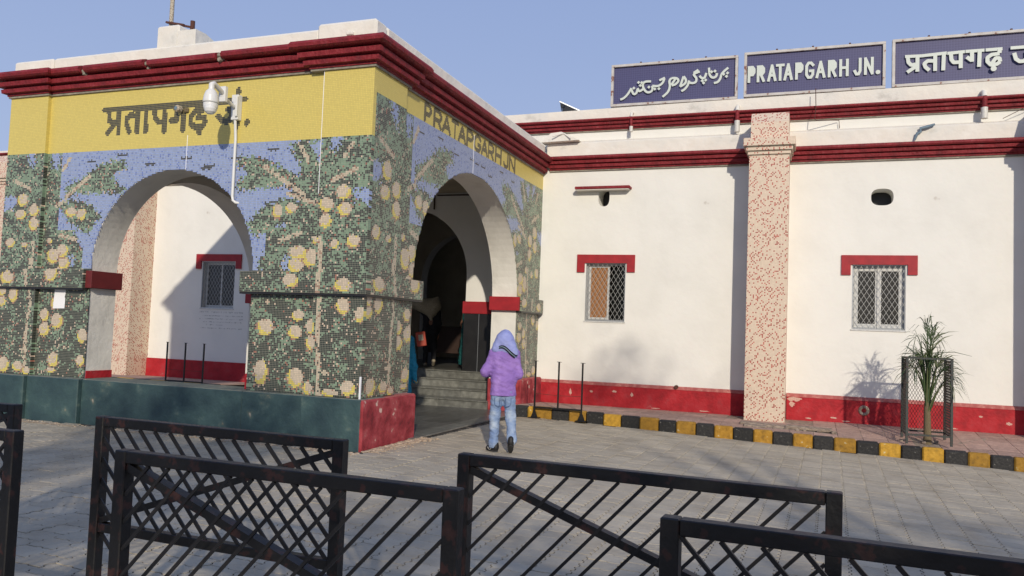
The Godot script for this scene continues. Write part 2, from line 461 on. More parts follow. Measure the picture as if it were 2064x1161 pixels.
func mural(face: int) -> StandardMaterial3D:
	if face == 1:
		for set_of in [leaf_polys, sky_polys, spines]:
			for k in 2:
				set_of[k] = set_of[k].map(pairs)
	clump.seed = 7
	clump.frequency = 0.035
	clump.fractal_octaves = 3
	var r := RandomNumberGenerator.new()
	r.seed = 11 + face
	var g := 0.0254
	var wide := 7.0 if face == 1 else 7.8
	var cols := int(wide / g)
	var rows := int(4.7 / g)
	var text := []
	if face == 1:
		for l in hindi_tile:
			text.append([pairs(l), 0.047])
	else:
		for q in STATION:
			for l in GLYPHS[q[0]]:
				var p := PackedVector2Array()
				for i in range(0, l.size(), 2):
					p.append(Vector2(lerpf(q[1], q[2], l[i]), lerpf(4.875, 5.125, l[i + 1])))
				text.append([p, 0.036])
	var birds := [[-5.06, 4.09], [-3.88, 4.0], [-4.44, 4.17], [-3.19, 4.07], [-2.76, 3.94], [-1.64, 4.13], [-2.28, 4.03], [-2.81, 3.9]] if face == 1 else [[1.59, 4.67], [2.27, 4.74], [2.9, 4.62], [3.57, 4.68], [3.8, 4.65], [4.09, 4.65], [5.03, 4.74], [4.45, 4.55], [5.69, 4.68]]
	var im := Image.create(cols, rows, false, Image.FORMAT_RGB8)
	for j in rows:
		var y := 5.3 - (j + 0.5) * g
		for i in cols:
			var u := (i + 0.5) * g - (6.9 if face == 1 else 0.1)
			var band := 4.245 if face == 1 else 4.845
			var c: Color
			if y > band:
				c = yellow(r)
				for t in text:
					if near_line(Vector2(u, y), t[0]) < t[1]:
						c = tint(Color(0.15, 0.165, 0.2), r, 0.12)
						break
			else:
				var s: float
				var which := 0
				var yy := y
				var edge := 1.15
				if face == 1:
					which = 0 if u < -3.41 else 1
					s = u + 6.83 if which == 0 else -u
				else:
					which = 0 if u < 3.9 else 1
					s = u / 1.12 if which == 0 else (7.633 - u) / 1.12
					yy = y if y < 2.3 else 2.3 + (y - 2.3) * 0.77
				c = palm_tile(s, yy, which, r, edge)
				for b in birds:
					var d := Vector2(u - b[0], y - b[1])
					if absf(d.x) < 0.1 and absf(d.y + 0.025 - 0.3 * absf(absf(d.x) - 0.045)) < 0.016:
						c = Color(0.13, 0.15, 0.2)
			im.set_pixel(i, j, c)
	var px := 7 if face == 1 else 6
	im.resize(cols * px, rows * px, Image.INTERPOLATE_NEAREST)
	for i in cols:
		im.fill_rect(Rect2i(i * px + px - 1, 0, 1, rows * px), Color(0.62, 0.6, 0.53))
	for j in rows:
		var yy := 5.3 - (j + 0.5) * g
		var line := Color(0.73, 0.665, 0.37) if yy > (4.245 if face == 1 else 4.845) else Color(0.62, 0.6, 0.53)
		im.fill_rect(Rect2i(0, j * px + px - 1, cols * px, 1), line)
		if yy > (4.245 if face == 1 else 4.845):
			for i in cols:
				im.fill_rect(Rect2i(i * px + px - 1, j * px, 1, px), line)
	var m := StandardMaterial3D.new()
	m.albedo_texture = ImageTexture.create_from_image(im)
	m.roughness = 0.42
	m.texture_repeat = false
	return m


func pink_tiles() -> StandardMaterial3D:
	var r := RandomNumberGenerator.new()
	r.seed = 5
	var n := 120
	var im := Image.create(n, n, false, Image.FORMAT_RGB8)
	var was := []
	was.resize(n * n)
	for j in n:
		for i in n:
			var k := 0.18
			if i > 0 and was[j * n + i - 1]:
				k = 0.05
			if j > 0 and i < n - 1 and was[(j - 1) * n + i + 1]:
				k = 0.33
			was[j * n + i] = r.randf() < k
			im.set_pixel(i, j, tint(Color(0.67, 0.33, 0.28), r, 0.12) if was[j * n + i] else tint(Color(0.85, 0.775, 0.685), r, 0.03))
	var px := 7
	im.resize(n * px, n * px, Image.INTERPOLATE_NEAREST)
	for i in n:
		im.fill_rect(Rect2i(i * px + px - 1, 0, 1, n * px), Color(0.77, 0.7, 0.61))
		im.fill_rect(Rect2i(0, i * px + px - 1, n * px, 1), Color(0.77, 0.7, 0.61))
	var m := StandardMaterial3D.new()
	m.albedo_texture = ImageTexture.create_from_image(im)
	m.uv1_scale = Vector3.ONE / (n * 0.0262)
	m.roughness = 0.45
	return m


func make_materials() -> void:
	var rough_bump := bump_tex(0.05, 5.0)
	var soft_bump := bump_tex(0.012, 9.0, 8)
	M.front = mural(1)
	M.side = mural(2)
	M.pink = pink_tiles()
	M.plaster = worn([[0.0, Color(0.79, 0.77, 0.73)], [0.06, Color(0.873, 0.868, 0.835)], [0.5, Color(0.893, 0.888, 0.855)], [1.0, Color(0.905, 0.9, 0.868)]], 0.006, 4.3, 0.9, 3, soft_bump, 0.1)
	M.white = worn([[0.0, Color(0.78, 0.77, 0.73)], [0.35, Color(0.86, 0.85, 0.81)], [0.7, Color(0.88, 0.87, 0.83)], [1.0, Color(0.9, 0.89, 0.86)]], 0.008, 3.1, 0.9, 6, soft_bump, 0.22)
	M.parapet = worn([[0.0, Color(0.76, 0.75, 0.71)], [0.2, Color(0.86, 0.85, 0.81)], [0.6, Color(0.88, 0.86, 0.81)], [1.0, Color(0.9, 0.885, 0.84)]], 0.009, 3.7, 0.9, 9, soft_bump, 0.25)
	M.cornice = worn([[0.0, Color(0.38, 0.085, 0.11)], [0.45, Color(0.49, 0.1, 0.13)], [0.7, Color(0.53, 0.125, 0.155)], [0.83, Color(0.55, 0.2, 0.22)], [1.0, Color(0.58, 0.3, 0.3)]], 0.012, 2.3, 0.7, 12, rough_bump, 0.7)
	M.ledge_grey = worn([[0.0, Color(0.45, 0.43, 0.39)], [1.0, Color(0.66, 0.63, 0.56)]], 0.02, 2.0, 0.95, 14)
	M.red = worn([[0.0, Color(0.55, 0.075, 0.11)], [0.5, Color(0.67, 0.1, 0.14)], [0.74, Color(0.68, 0.15, 0.18)], [0.9, Color(0.64, 0.19, 0.21)], [1.0, Color(0.72, 0.36, 0.35)]], 0.012, 2.6, 0.75, 21, rough_bump, 0.25, 4)
	M.flake = worn([[0.0, Color(0.68, 0.42, 0.38)], [0.5, Color(0.78, 0.64, 0.58)], [1.0, Color(0.86, 0.79, 0.72)]], 0.05, 0.5, 0.95, 26)
	M.red_top = worn([[0.0, Color(0.6, 0.3, 0.29)], [0.5, Color(0.68, 0.38, 0.36)], [0.75, Color(0.75, 0.5, 0.46)], [1.0, Color(0.85, 0.76, 0.7)]], 0.02, 1.7, 0.9, 22)
	M.red_old = worn([[0.0, Color(0.42, 0.1, 0.13)], [0.35, Color(0.55, 0.16, 0.185)], [0.65, Color(0.64, 0.24, 0.26)], [0.84, Color(0.66, 0.32, 0.32)], [0.88, Color(0.8, 0.64, 0.58)], [1.0, Color(0.86, 0.8, 0.74)]], 0.011, 2.1, 0.8, 23, rough_bump, 0.35, 5)
	M.red_band = worn([[0.0, Color(0.55, 0.08, 0.12)], [1.0, Color(0.66, 0.115, 0.15)]], 0.01, 1.5, 0.6, 24)
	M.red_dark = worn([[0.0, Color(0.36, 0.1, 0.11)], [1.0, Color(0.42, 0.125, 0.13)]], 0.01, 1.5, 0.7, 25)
	M.teal = worn([[0.0, Color(0.15, 0.235, 0.255)], [0.4, Color(0.185, 0.275, 0.285)], [0.7, Color(0.22, 0.315, 0.315)], [0.82, Color(0.29, 0.37, 0.355)], [0.87, Color(0.36, 0.41, 0.37)], [0.9, Color(0.5, 0.47, 0.4)], [0.95, Color(0.78, 0.76, 0.69)], [1.0, Color(0.86, 0.84, 0.77)]], 0.0085, 2.9, 0.65, 31, rough_bump, 0.2, 5)
	M.teal_top = worn([[0.0, Color(0.36, 0.42, 0.4)], [0.6, Color(0.48, 0.5, 0.46)], [1.0, Color(0.62, 0.56, 0.48)]], 0.02, 1.9, 0.9, 33)
	M.black = worn([[0.0, Color(0.1, 0.095, 0.095)], [1.0, Color(0.15, 0.145, 0.14)]], 0.01, 2.0, 0.4, 41)
	M.iron = worn([[0.0, Color(0.03, 0.029, 0.034)], [0.58, Color(0.045, 0.043, 0.047)], [0.64, Color(0.065, 0.054, 0.054)], [0.665, Color(0.17, 0.09, 0.08)], [0.85, Color(0.22, 0.125, 0.105)], [1.0, Color(0.25, 0.15, 0.13)]], 0.02, 1.1, 0.5, 43, rough_bump, 0.12, 5)
	M.iron_bar = worn([[0.0, Color(0.07, 0.069, 0.075)], [0.6, Color(0.105, 0.1, 0.102)], [1.0, Color(0.14, 0.125, 0.115)]], 0.03, 0.8, 0.5, 44)
	M.black_paint = worn([[0.0, Color(0.05, 0.05, 0.052)], [0.8, Color(0.08, 0.08, 0.08)], [1.0, Color(0.25, 0.22, 0.2)]], 0.03, 0.7, 0.45, 45)
	M.joint = worn([[0.0, Color(0.11, 0.105, 0.1)], [0.5, Color(0.19, 0.18, 0.165)], [0.7, Color(0.3, 0.28, 0.25)], [1.0, Color(0.5, 0.46, 0.4)]], 0.02, 2.0, 0.95, 51)
	var pv := worn([[0.0, Color(0.86, 0.83, 0.78)], [0.4, Color(0.93, 0.91, 0.87)], [1.0, Color(1.0, 0.98, 0.935)]], 0.006, 2.6, 0.85, 52, rough_bump, 0.3)
	pv.vertex_color_use_as_albedo = true
	M.paver = pv
	M.pavers = []
	for k in 6:
		var one: StandardMaterial3D = pv.duplicate()
		one.vertex_color_use_as_albedo = false
		one.albedo_color = Color(paver_tones[k], paver_tones[k] * 0.965, paver_tones[k] * 0.89)
		M.pavers.append(one)
	M.pinkish = []
	for k in 4:
		var t: StandardMaterial3D = worn([[0.0, Color(0.6, 0.5, 0.45)], [0.5, Color(0.68, 0.56, 0.505)], [1.0, Color(0.74, 0.63, 0.56)]], 0.02, 1.9, 0.9, 53, rough_bump, 0.5) if k == 0 else M.pinkish[0].duplicate()
		t.albedo_color = Color(1, 1, 1) * (0.93 + 0.035 * k)
		M.pinkish.append(t)
	M.concrete = worn([[0.0, Color(0.4, 0.36, 0.32)], [0.5, Color(0.58, 0.52, 0.46)], [1.0, Color(0.72, 0.66, 0.58)]], 0.02, 1.4, 0.95, 54, rough_bump, 1.0)
	M.lime = worn([[0.0, Color(0.52, 0.44, 0.36)], [0.5, Color(0.68, 0.6, 0.5)], [1.0, Color(0.86, 0.83, 0.77)]], 0.03, 0.9, 0.98, 55, rough_bump, 1.0)
	M.kerb_yellow = worn([[0.0, Color(0.5, 0.39, 0.13)], [0.3, Color(0.68, 0.52, 0.15)], [0.75, Color(0.77, 0.59, 0.18)], [0.82, Color(0.75, 0.62, 0.32)], [0.88, Color(0.85, 0.8, 0.66)], [1.0, Color(0.87, 0.83, 0.72)]], 0.022, 1.4, 0.75, 61, rough_bump, 0.4)
	M.kerb_black = worn([[0.0, Color(0.1, 0.1, 0.1)], [0.45, Color(0.155, 0.155, 0.155)], [0.8, Color(0.22, 0.22, 0.21)], [0.86, Color(0.3, 0.3, 0.28)], [0.9, Color(0.78, 0.78, 0.76)], [1.0, Color(0.86, 0.85, 0.83)]], 0.035, 1.1, 0.7, 62, rough_bump, 0.4)
	M.kerb_yellows = []
	M.kerb_blacks = []
	for k in 3:
		var t: StandardMaterial3D = M.kerb_yellow.duplicate()
		t.albedo_color = [Color(1, 1, 1), Color(0.9, 0.87, 0.84), Color(0.82, 0.8, 0.78)][k]
		t.uv1_offset = Vector3(0.37 * k, 0.21 * k, 0.55 * k)
		M.kerb_yellows.append(t)
		t = M.kerb_black.duplicate()
		t.albedo_color = [Color(1, 1, 1), Color(0.9, 0.88, 0.86), Color(0.75, 0.74, 0.72)][k]
		t.uv1_offset = Vector3(0.17 * k, 0.41 * k, 0.25 * k)
		M.kerb_blacks.append(t)
	M.stone_tile = []
	for k in 4:
		var t: StandardMaterial3D = worn([[0.0, Color(0.29, 0.29, 0.275)], [0.5, Color(0.36, 0.36, 0.34)], [1.0, Color(0.43, 0.425, 0.4)]], 0.012, 1.3, 0.32, 56) if k == 0 else M.stone_tile[0].duplicate()
		t.albedo_color = Color(1, 1, 1) * (0.9 + 0.045 * k)
		M.stone_tile.append(t)
	M.step = []
	for k in 3:
		var t: StandardMaterial3D = worn([[0.0, Color(0.4, 0.4, 0.37)], [0.5, Color(0.5, 0.5, 0.47)], [1.0, Color(0.6, 0.6, 0.56)]], 0.012, 1.1, 0.3, 57) if k == 0 else M.step[0].duplicate()
		t.albedo_color = Color(1, 1, 1) * (0.84 + 0.05 * k)
		M.step.append(t)
	M.alu = mat(Color(0.72, 0.73, 0.73), 0.35, 0.6)
	M.frame_white = worn([[0.0, Color(0.72, 0.72, 0.7)], [1.0, Color(0.86, 0.86, 0.84)]], 0.02, 0.8, 0.5, 71)
	M.wire = mat(Color(0.66, 0.66, 0.64), 0.45, 0.3)
	M.glass = mat(Color(0.06, 0.065, 0.065), 0.08)
	M.glass_frosted = worn([[0.0, Color(0.17, 0.17, 0.155)], [1.0, Color(0.26, 0.25, 0.23)]], 0.02, 0.6, 0.25, 72)
	M.ply = worn([[0.0, Color(0.56, 0.38, 0.22)], [1.0, Color(0.68, 0.48, 0.3)]], 0.02, 0.7, 0.7, 73)
	M.curtain = worn([[0.0, Color(0.35, 0.32, 0.27)], [1.0, Color(0.45, 0.41, 0.35)]], 0.02, 0.7, 0.9, 74)
	M.hall = worn([[0.0, Color(0.7, 0.67, 0.6)], [1.0, Color(0.78, 0.75, 0.68)]], 0.008, 3.0, 0.9, 75)
	M.porch_in = worn([[0.0, Color(0.62, 0.57, 0.48)], [1.0, Color(0.7, 0.65, 0.55)]], 0.006, 3.0, 0.9, 76)
	M.dark_wood = mat(Color(0.2, 0.13, 0.09), 0.6)
	M.cctv = mat(Color(0.86, 0.86, 0.84), 0.35)
	M.cctv_grey = mat(Color(0.55, 0.56, 0.56), 0.4)
	M.pipe = worn([[0.0, Color(0.76, 0.75, 0.71)], [1.0, Color(0.87, 0.86, 0.82)]], 0.02, 0.6, 0.5, 77)
	M.rust = worn([[0.0, Color(0.2, 0.12, 0.1)], [0.5, Color(0.33, 0.2, 0.16)], [1.0, Color(0.45, 0.3, 0.24)]], 0.05, 0.5, 0.9, 78)
	M.pole = worn([[0.0, Color(0.36, 0.27, 0.2)], [0.42, Color(0.5, 0.43, 0.34)], [0.5, Color(0.74, 0.71, 0.64)], [1.0, Color(0.84, 0.81, 0.74)]], 0.05, 0.6, 0.7, 79)
	M.sign_frame = worn([[0.0, Color(0.38, 0.22, 0.18)], [0.24, Color(0.55, 0.4, 0.34)], [0.3, Color(0.72, 0.7, 0.67)], [1.0, Color(0.8, 0.79, 0.77)]], 0.012, 1.6, 0.6, 80)
	M.letter = mat(Color(0.79, 0.82, 0.78), 0.5)
	M.paper = mat(Color(0.92, 0.92, 0.92), 0.9)
	M.ink = mat(Color(0.45, 0.45, 0.45), 0.9)
	M.cage = worn([[0.0, Color(0.19, 0.21, 0.2)], [0.55, Color(0.24, 0.265, 0.25)], [0.75, Color(0.3, 0.23, 0.2)], [1.0, Color(0.36, 0.26, 0.22)]], 0.03, 0.7, 0.7, 81)
	M.cage_side = mat(Color(0.22, 0.19, 0.175), 0.8)
	M.trunk = worn([[0.0, Color(0.3, 0.25, 0.18)], [0.5, Color(0.45, 0.4, 0.3)], [1.0, Color(0.55, 0.5, 0.4)]], 0.06, 0.4, 0.95, 82, rough_bump, 1.5)
	M.fronds = []
	for k in 3:
		var f: StandardMaterial3D = mat([Color(0.2, 0.28, 0.14), Color(0.25, 0.33, 0.17), Color(0.33, 0.36, 0.22)][k], 0.5)
		f.backlight_enabled = true
		f.backlight = Color(0.06, 0.09, 0.03)
		f.cull_mode = BaseMaterial3D.CULL_DISABLED
		M.fronds.append(f)
	var lf := mat(Color(0.23, 0.32, 0.13), 0.6)
	lf.cull_mode = BaseMaterial3D.CULL_DISABLED
	M.tree_leaf = lf
	M.skin = mat(Color(0.42, 0.28, 0.2), 0.6)
	M.hair = mat(Color(0.04, 0.035, 0.03), 0.6)
	M.shirt = worn([[0.0, Color(0.48, 0.36, 0.64)], [0.5, Color(0.55, 0.42, 0.7)], [1.0, Color(0.65, 0.52, 0.78)]], 0.006, 0.9, 0.8, 83, bump_tex(0.02, 6.0, 9), 0.5, 3)
	M.jeans = worn([[0.0, Color(0.38, 0.47, 0.62)], [0.5, Color(0.5, 0.58, 0.7)], [0.75, Color(0.63, 0.69, 0.76)], [1.0, Color(0.74, 0.78, 0.82)]], 0.006, 0.9, 0.85, 84, bump_tex(0.03, 6.0, 10), 0.6, 4)
	M.scarf = worn([[0.0, Color(0.5, 0.53, 0.75)], [1.0, Color(0.62, 0.65, 0.83)]], 0.015, 0.8, 0.9, 85)
	M.scarf_hem = mat(Color(0.06, 0.06, 0.08), 0.8)
	M.denim_seam = mat(Color(0.3, 0.38, 0.52), 0.9)
	M.shoe = mat(Color(0.1, 0.1, 0.1), 0.6)
	M.sole = mat(Color(0.2, 0.2, 0.2), 0.8)
	M.shoe_white = mat(Color(0.75, 0.75, 0.73), 0.6)
	M.sari_blue = worn([[0.0, Color(0.08, 0.48, 0.6)], [1.0, Color(0.16, 0.62, 0.74)]], 0.02, 0.6, 0.7, 86)
	M.gold = mat(Color(0.62, 0.58, 0.4), 0.6)
	M.sari_green = worn([[0.0, Color(0.04, 0.26, 0.26)], [1.0, Color(0.08, 0.36, 0.34)]], 0.02, 0.6, 0.7, 87)
	M.dark_cloth = mat(Color(0.07, 0.07, 0.085), 0.9)
	M.sack = worn([[0.0, Color(0.5, 0.46, 0.38)], [1.0, Color(0.68, 0.64, 0.55)]], 0.03, 0.6, 0.9, 88)
	M.orange = mat(Color(0.58, 0.19, 0.08), 0.6)
	M.solar_blue = mat(Color(0.42, 0.5, 0.55), 0.5)
	M.solar = mat(Color(0.05, 0.055, 0.07), 0.15)
	M.board = mat(Color(0.2, 0.19, 0.17), 0.6)
	var sg := Image.create(16, 16, false, Image.FORMAT_RGB8)
	sg.fill(Color(0.27, 0.27, 0.42))
	for k in 16:
		sg.set_pixel(0, k, Color(0.33, 0.335, 0.48)); sg.set_pixel(1, k, Color(0.31, 0.315, 0.46))
		sg.set_pixel(8, k, Color(0.24, 0.24, 0.39))
		sg.set_pixel(k, 0, Color(0.31, 0.31, 0.46)); sg.set_pixel(k, 8, Color(0.2, 0.2, 0.35)); sg.set_pixel(k, 9, Color(0.22, 0.22, 0.37))
	M.sign_panel = StandardMaterial3D.new()
	M.sign_panel.albedo_texture = ImageTexture.create_from_image(sg)
	M.sign_panel.uv1_scale = Vector3.ONE / 0.05
	M.sign_panel.roughness = 0.55
	var faint := Image.create(220, 84, false, Image.FORMAT_RGBA8)
	faint.fill(Color(0.5, 0.5, 0.5, 0.0))
	var r := RandomNumberGenerator.new()
	r.seed = 19
	for row in 6:
		var x := 4 + r.randi_range(0, 20) + (20 if row == 4 else 0)
		var y: int = [4, 20, 33, 46, 58, 72][row]
		while x < 214 - (90 if row == 4 else 0):
			var w := r.randi_range(3, 9)
			var a := r.randf_range(0.1, 0.55) if r.randf() < 0.85 else 0.0
			faint.fill_rect(Rect2i(x, y + r.randi_range(0, 1), w, 2), Color(0.42, 0.42, 0.42, a))
			for q in r.randi_range(1, 3):
				faint.fill_rect(Rect2i(x + r.randi_range(0, w), y + 1, 1, 6 if row == 0 else 4), Color(0.42, 0.42, 0.42, a * 0.8))
			x += w + r.randi_range(0, 3)
	M.faint = StandardMaterial3D.new()
	M.faint.albedo_texture = ImageTexture.create_from_image(faint)
	M.faint.transparency = BaseMaterial3D.TRANSPARENCY_ALPHA
	M.faint.roughness = 0.9
	M.faint.texture_repeat = false


var paver_tones := [0.7, 0.715, 0.725, 0.735, 0.75, 0.705]


# ---------- ground ----------
func ground_y(x: float) -> float:
	return -0.033 * maxf(0.0, x - 0.9)


func paver_mesh() -> ArrayMesh:
	var L := 0.212
	var W := 0.275
	var edge := PackedVector2Array()
	for q in [[0.0, 0.0], [0.12, 0.0], [0.2, 0.02], [0.34, 0.02], [0.42, 0.0], [0.5, 0.0], [0.62, 0.0], [0.7, 0.02], [0.84, 0.02], [0.92, 0.0]]:
		edge.append(Vector2(q[0] * L, q[1]))
	var side := [Vector2(0, 0), Vector2(0.0, 0.4 * W), Vector2(0.012, 0.46 * W), Vector2(0.012, 0.54 * W), Vector2(0, 0.6 * W)]
	var poly := PackedVector2Array()
	for p in edge:
		poly.append(p)
	for p in side:
		poly.append(p + Vector2(L, 0))
	poly.append(Vector2(L, W))
	for i in range(edge.size() - 1, 0, -1):
		poly.append(edge[i] + Vector2(0, W))
	poly.append(Vector2(0, W))
	for i in range(side.size() - 1, 0, -1):
		poly.append(side[i])
	if area(poly) < 0:
		poly.reverse()
	var inset := func(d: float):
		var o := PackedVector2Array()
		for i in poly.size():
			var d0 := (poly[i] - poly[(i + poly.size() - 1) % poly.size()]).normalized()
			var d1 := (poly[(i + 1) % poly.size()] - poly[i]).normalized()
			var n0 := Vector2(-d0.y, d0.x)
			var n1 := Vector2(-d1.y, d1.x)
			o.append(poly[i] + (n0 + n1) / maxf(1.0 + n0.dot(n1), 0.4) * d)
		return o
	var outer: PackedVector2Array = inset.call(0.0042)
	var inner: PackedVector2Array = inset.call(0.0056)
	var st := begin()
	var c := Vector2(L / 2, W / 2)
	var up := func(p, y): return Vector3(p.x - c.x, y, -(p.y - c.y))
	var ids := Geometry2D.triangulate_polygon(inner)
	for i in range(0, ids.size(), 3):
		var a = ids[i]
		var b = ids[i + 1]
		var d = ids[i + 2]
		if (inner[b] - inner[a]).cross(inner[d] - inner[a]) < 0:
			var t = b
			b = d
			d = t
		tri(st, up.call(inner[a], 0.0), up.call(inner[b], 0.0), up.call(inner[d], 0.0))
	for i in outer.size():
		var j := (i + 1) % outer.size()
		quad(st, up.call(outer[i], -0.002), up.call(outer[j], -0.002), up.call(inner[j], 0.0), up.call(inner[i], 0.0))
		quad(st, up.call(outer[i], -0.03), up.call(outer[j], -0.03), up.call(outer[j], -0.002), up.call(outer[i], -0.002))
	return st.commit()


func make_ground(cam: Camera3D) -> void:
	var r := RandomNumberGenerator.new()
	r.seed = 3
	var g := structure("ground")
	var st := begin()
	var earth := begin()
	var xs := [-400.0, -60.0, -13.0, 0.9, 11.6, 40.0, 400.0]
	var zs := [-400.0, -60.0, -7.7, 9.5, 60.0, 400.0]
	for i in xs.size() - 1:
		for j in zs.size() - 1:
			var y := func(x, z): return Vector3(x, ground_y(minf(x, 40.0)) - 0.0065, z)
			var paved: bool = xs[i] >= -13.0 and xs[i] < 11.0 and zs[j] == -7.7
			quad(st if paved else earth, y.call(xs[i], zs[j + 1]), y.call(xs[i + 1], zs[j + 1]), y.call(xs[i + 1], zs[j]), y.call(xs[i], zs[j]))
	obj("dusty_earth", earth, M.concrete, g)
	obj("joint_sand", st, M.joint, g)
	var road := structure("paved_forecourt")
	var mesh := paver_mesh()
	var all := []
	var L := 0.212
	var W := 0.275
	var turn := deg_to_rad(1.5)
	for j in range(-54, 46):
		for i in range(-40, 54):
			var p := Vector2(j * W + 0.9, (i + (0.5 if j % 2 else 0.0)) * L).rotated(turn)
			var x := p.x
			var z := p.y
			if z > 9.4 or z < -5.45 or x > 11.5 or x < -13.0:
				continue
			if x < 0.24 and z < 0.12 and x > -7.2:
				continue
			if x < -7.2 and z < -5.45:
				continue
			var pos := Vector3(x, ground_y(x), z)
			var d := pos.distance_to(cam.position)
			var seen := cam.is_position_in_frustum(pos)
			if not seen and d > 3.0 and z < 6.0:
				pass
			all.append([d if seen else d + 100.0, pos])
	all.sort_custom(func(a, b): return a[0] < b[0])
	var rest := []
	for k in all.size():
		var pos: Vector3 = all[k][1]
		var b := Basis(Vector3.UP, PI / 2 - turn + r.randf_range(-0.01, 0.01)) * Basis(Vector3.RIGHT, r.randf_range(-0.01, 0.01) + (0.033 if pos.x > 0.9 else 0.0)) * Basis(Vector3.BACK, r.randf_range(-0.009, 0.009))
		var xf := Transform3D(b, pos + Vector3(0, r.randf_range(-0.0025, 0.0025), 0))
		if k < 300:
			inst("paver", mesh, M.pavers[r.randi() % 6], road, xf)
		else:
			rest.append(xf)
	var mm := MultiMesh.new()
	mm.transform_format = MultiMesh.TRANSFORM_3D
	mm.use_colors = true
	mm.mesh = mesh
	mm.instance_count = rest.size()
	for k in rest.size():
		mm.set_instance_transform(k, rest[k])
		var t: float = Color(paver_tones[r.randi() % 6], 0, 0).srgb_to_linear().r
		mm.set_instance_color(k, Color(t, t * 0.925, t * 0.77))
	var mi := MultiMeshInstance3D.new()
	mi.name = "distant_pavers"
	mi.multimesh = mm
	mi.material_override = M.paver
	mi.set_meta("kind", "stuff")
	road.add_child(mi)
	make_kerb(r)
	make_pavement(r, 0.1, 12.0, "pavement")
	make_pavement(r, -17.5, -6.95, "pavement")
	# crumbled lime wash and dirt that has fallen along the foot of the plinth
	st = begin()
	for k in 900:
		var u := r.randf()
		var p: Vector3
		if k < 500:
			p = Vector3(0.1 + absf(r.randfn(0.0, 0.12)) + 0.02, 0, 0.12 - r.randf() * 1.75)
		else:
			p = Vector3(0.15 - u * u * 7.2, 0, 0.2 + absf(r.randfn(0.0, 0.09)))
		var s := r.randf_range(0.006, 0.022) * (1.0 if r.randf() < 0.9 else 1.8)
		cbox(st, Vector3(-s, -0.004, -s * 0.7), Vector3(s, s * 0.5, s * 0.7), s * 0.24, Transform3D(Basis(Vector3.UP, r.randf() * TAU), p))
	var deb := obj("fallen_lime_crumbs", st, M.lime)
	deb.set_meta("kind", "stuff")
	deb.set_meta("label", "crumbs of fallen lime wash and dirt along the foot of the porch plinth")
	deb.set_meta("category", "debris")
	st = begin()
	for q in [[0.17, -0.35, 0.1, 0.36], [0.16, -0.9, 0.09, 0.42], [0.2, -1.35, 0.16, 0.28], [-0.3, 0.3, 0.5, 0.07], [-1.5, 0.27, 0.5, 0.06], [-3.4, 0.27, 0.7, 0.06], [-5.3, 0.33, 0.6, 0.07], [0.75, -5.25, 0.4, 0.06]]:
		var poly := PackedVector2Array()
		for k in 40:
			var a := TAU * k / 40
			poly.append(Vector2(cos(a) * q[2], sin(a) * q[3]) * r.randf_range(0.6, 1.15))
		prism(st, poly, Vector3(q[0], 0.006, q[1]), Vector3.RIGHT, Vector3.FORWARD, 0.003)
	var lime := obj("lime_dust", st, M.lime)
	lime.set_meta("kind", "stuff")
	lime.set_meta("label", "pale dusty patches of lime on the paving beside the porch plinth")
	lime.set_meta("category", "dust")


func make_kerb(r: RandomNumberGenerator) -> void:
	var k := structure("kerb")
	var x := 0.97 - 0.33
	var i := 1
	for n in 34:
		var w := r.randf_range(0.315, 0.355)
		var st := begin()
		var y := ground_y(x + w / 2)
		cbox(st, Vector3(x + 0.004, y - 0.05, -5.6 + r.randf_range(-0.008, 0.008)), Vector3(x + w - 0.004, y + 0.215 + r.randf_range(-0.008, 0.008), -5.45 + r.randf_range(-0.012, 0.012)), 0.022)
		obj("kerb_stone", st, (M.kerb_yellows if i % 2 else M.kerb_blacks)[r.randi() % 3], k)
		x += w
		i += 1
	var st := begin()
	cbox(st, Vector3(0.2, -0.05, -5.66), Vector3(0.49, 0.21, -5.5), 0.03)
	obj("kerb_stone", st, M.kerb_black, k)
	st = begin()
	cbox(st, Vector3(0.495, -0.05, -5.6), Vector3(0.635, 0.21, -5.46), 0.03)
	obj("kerb_stone", st, M.kerb_yellow, k)
	for n in 10:
		st = begin()
		cbox(st, Vector3(-7.4 - n * 0.5, -0.05, -5.6), Vector3(-6.91 - n * 0.5, 0.2, -5.45), 0.022)
		obj("kerb_stone", st, M.kerb_yellow if n % 2 else M.kerb_black, k)


func pave_y(x: float, z: float) -> float:   # the footway tilts from the wall to the kerb
	return lerpf(0.12, ground_y(x) + 0.2, clampf((z - WALL) / 2.06, 0.0, 1.0)) if x > 0.0 else lerpf(0.1, 0.19, clampf((z - WALL) / 2.06, 0.0, 1.0))


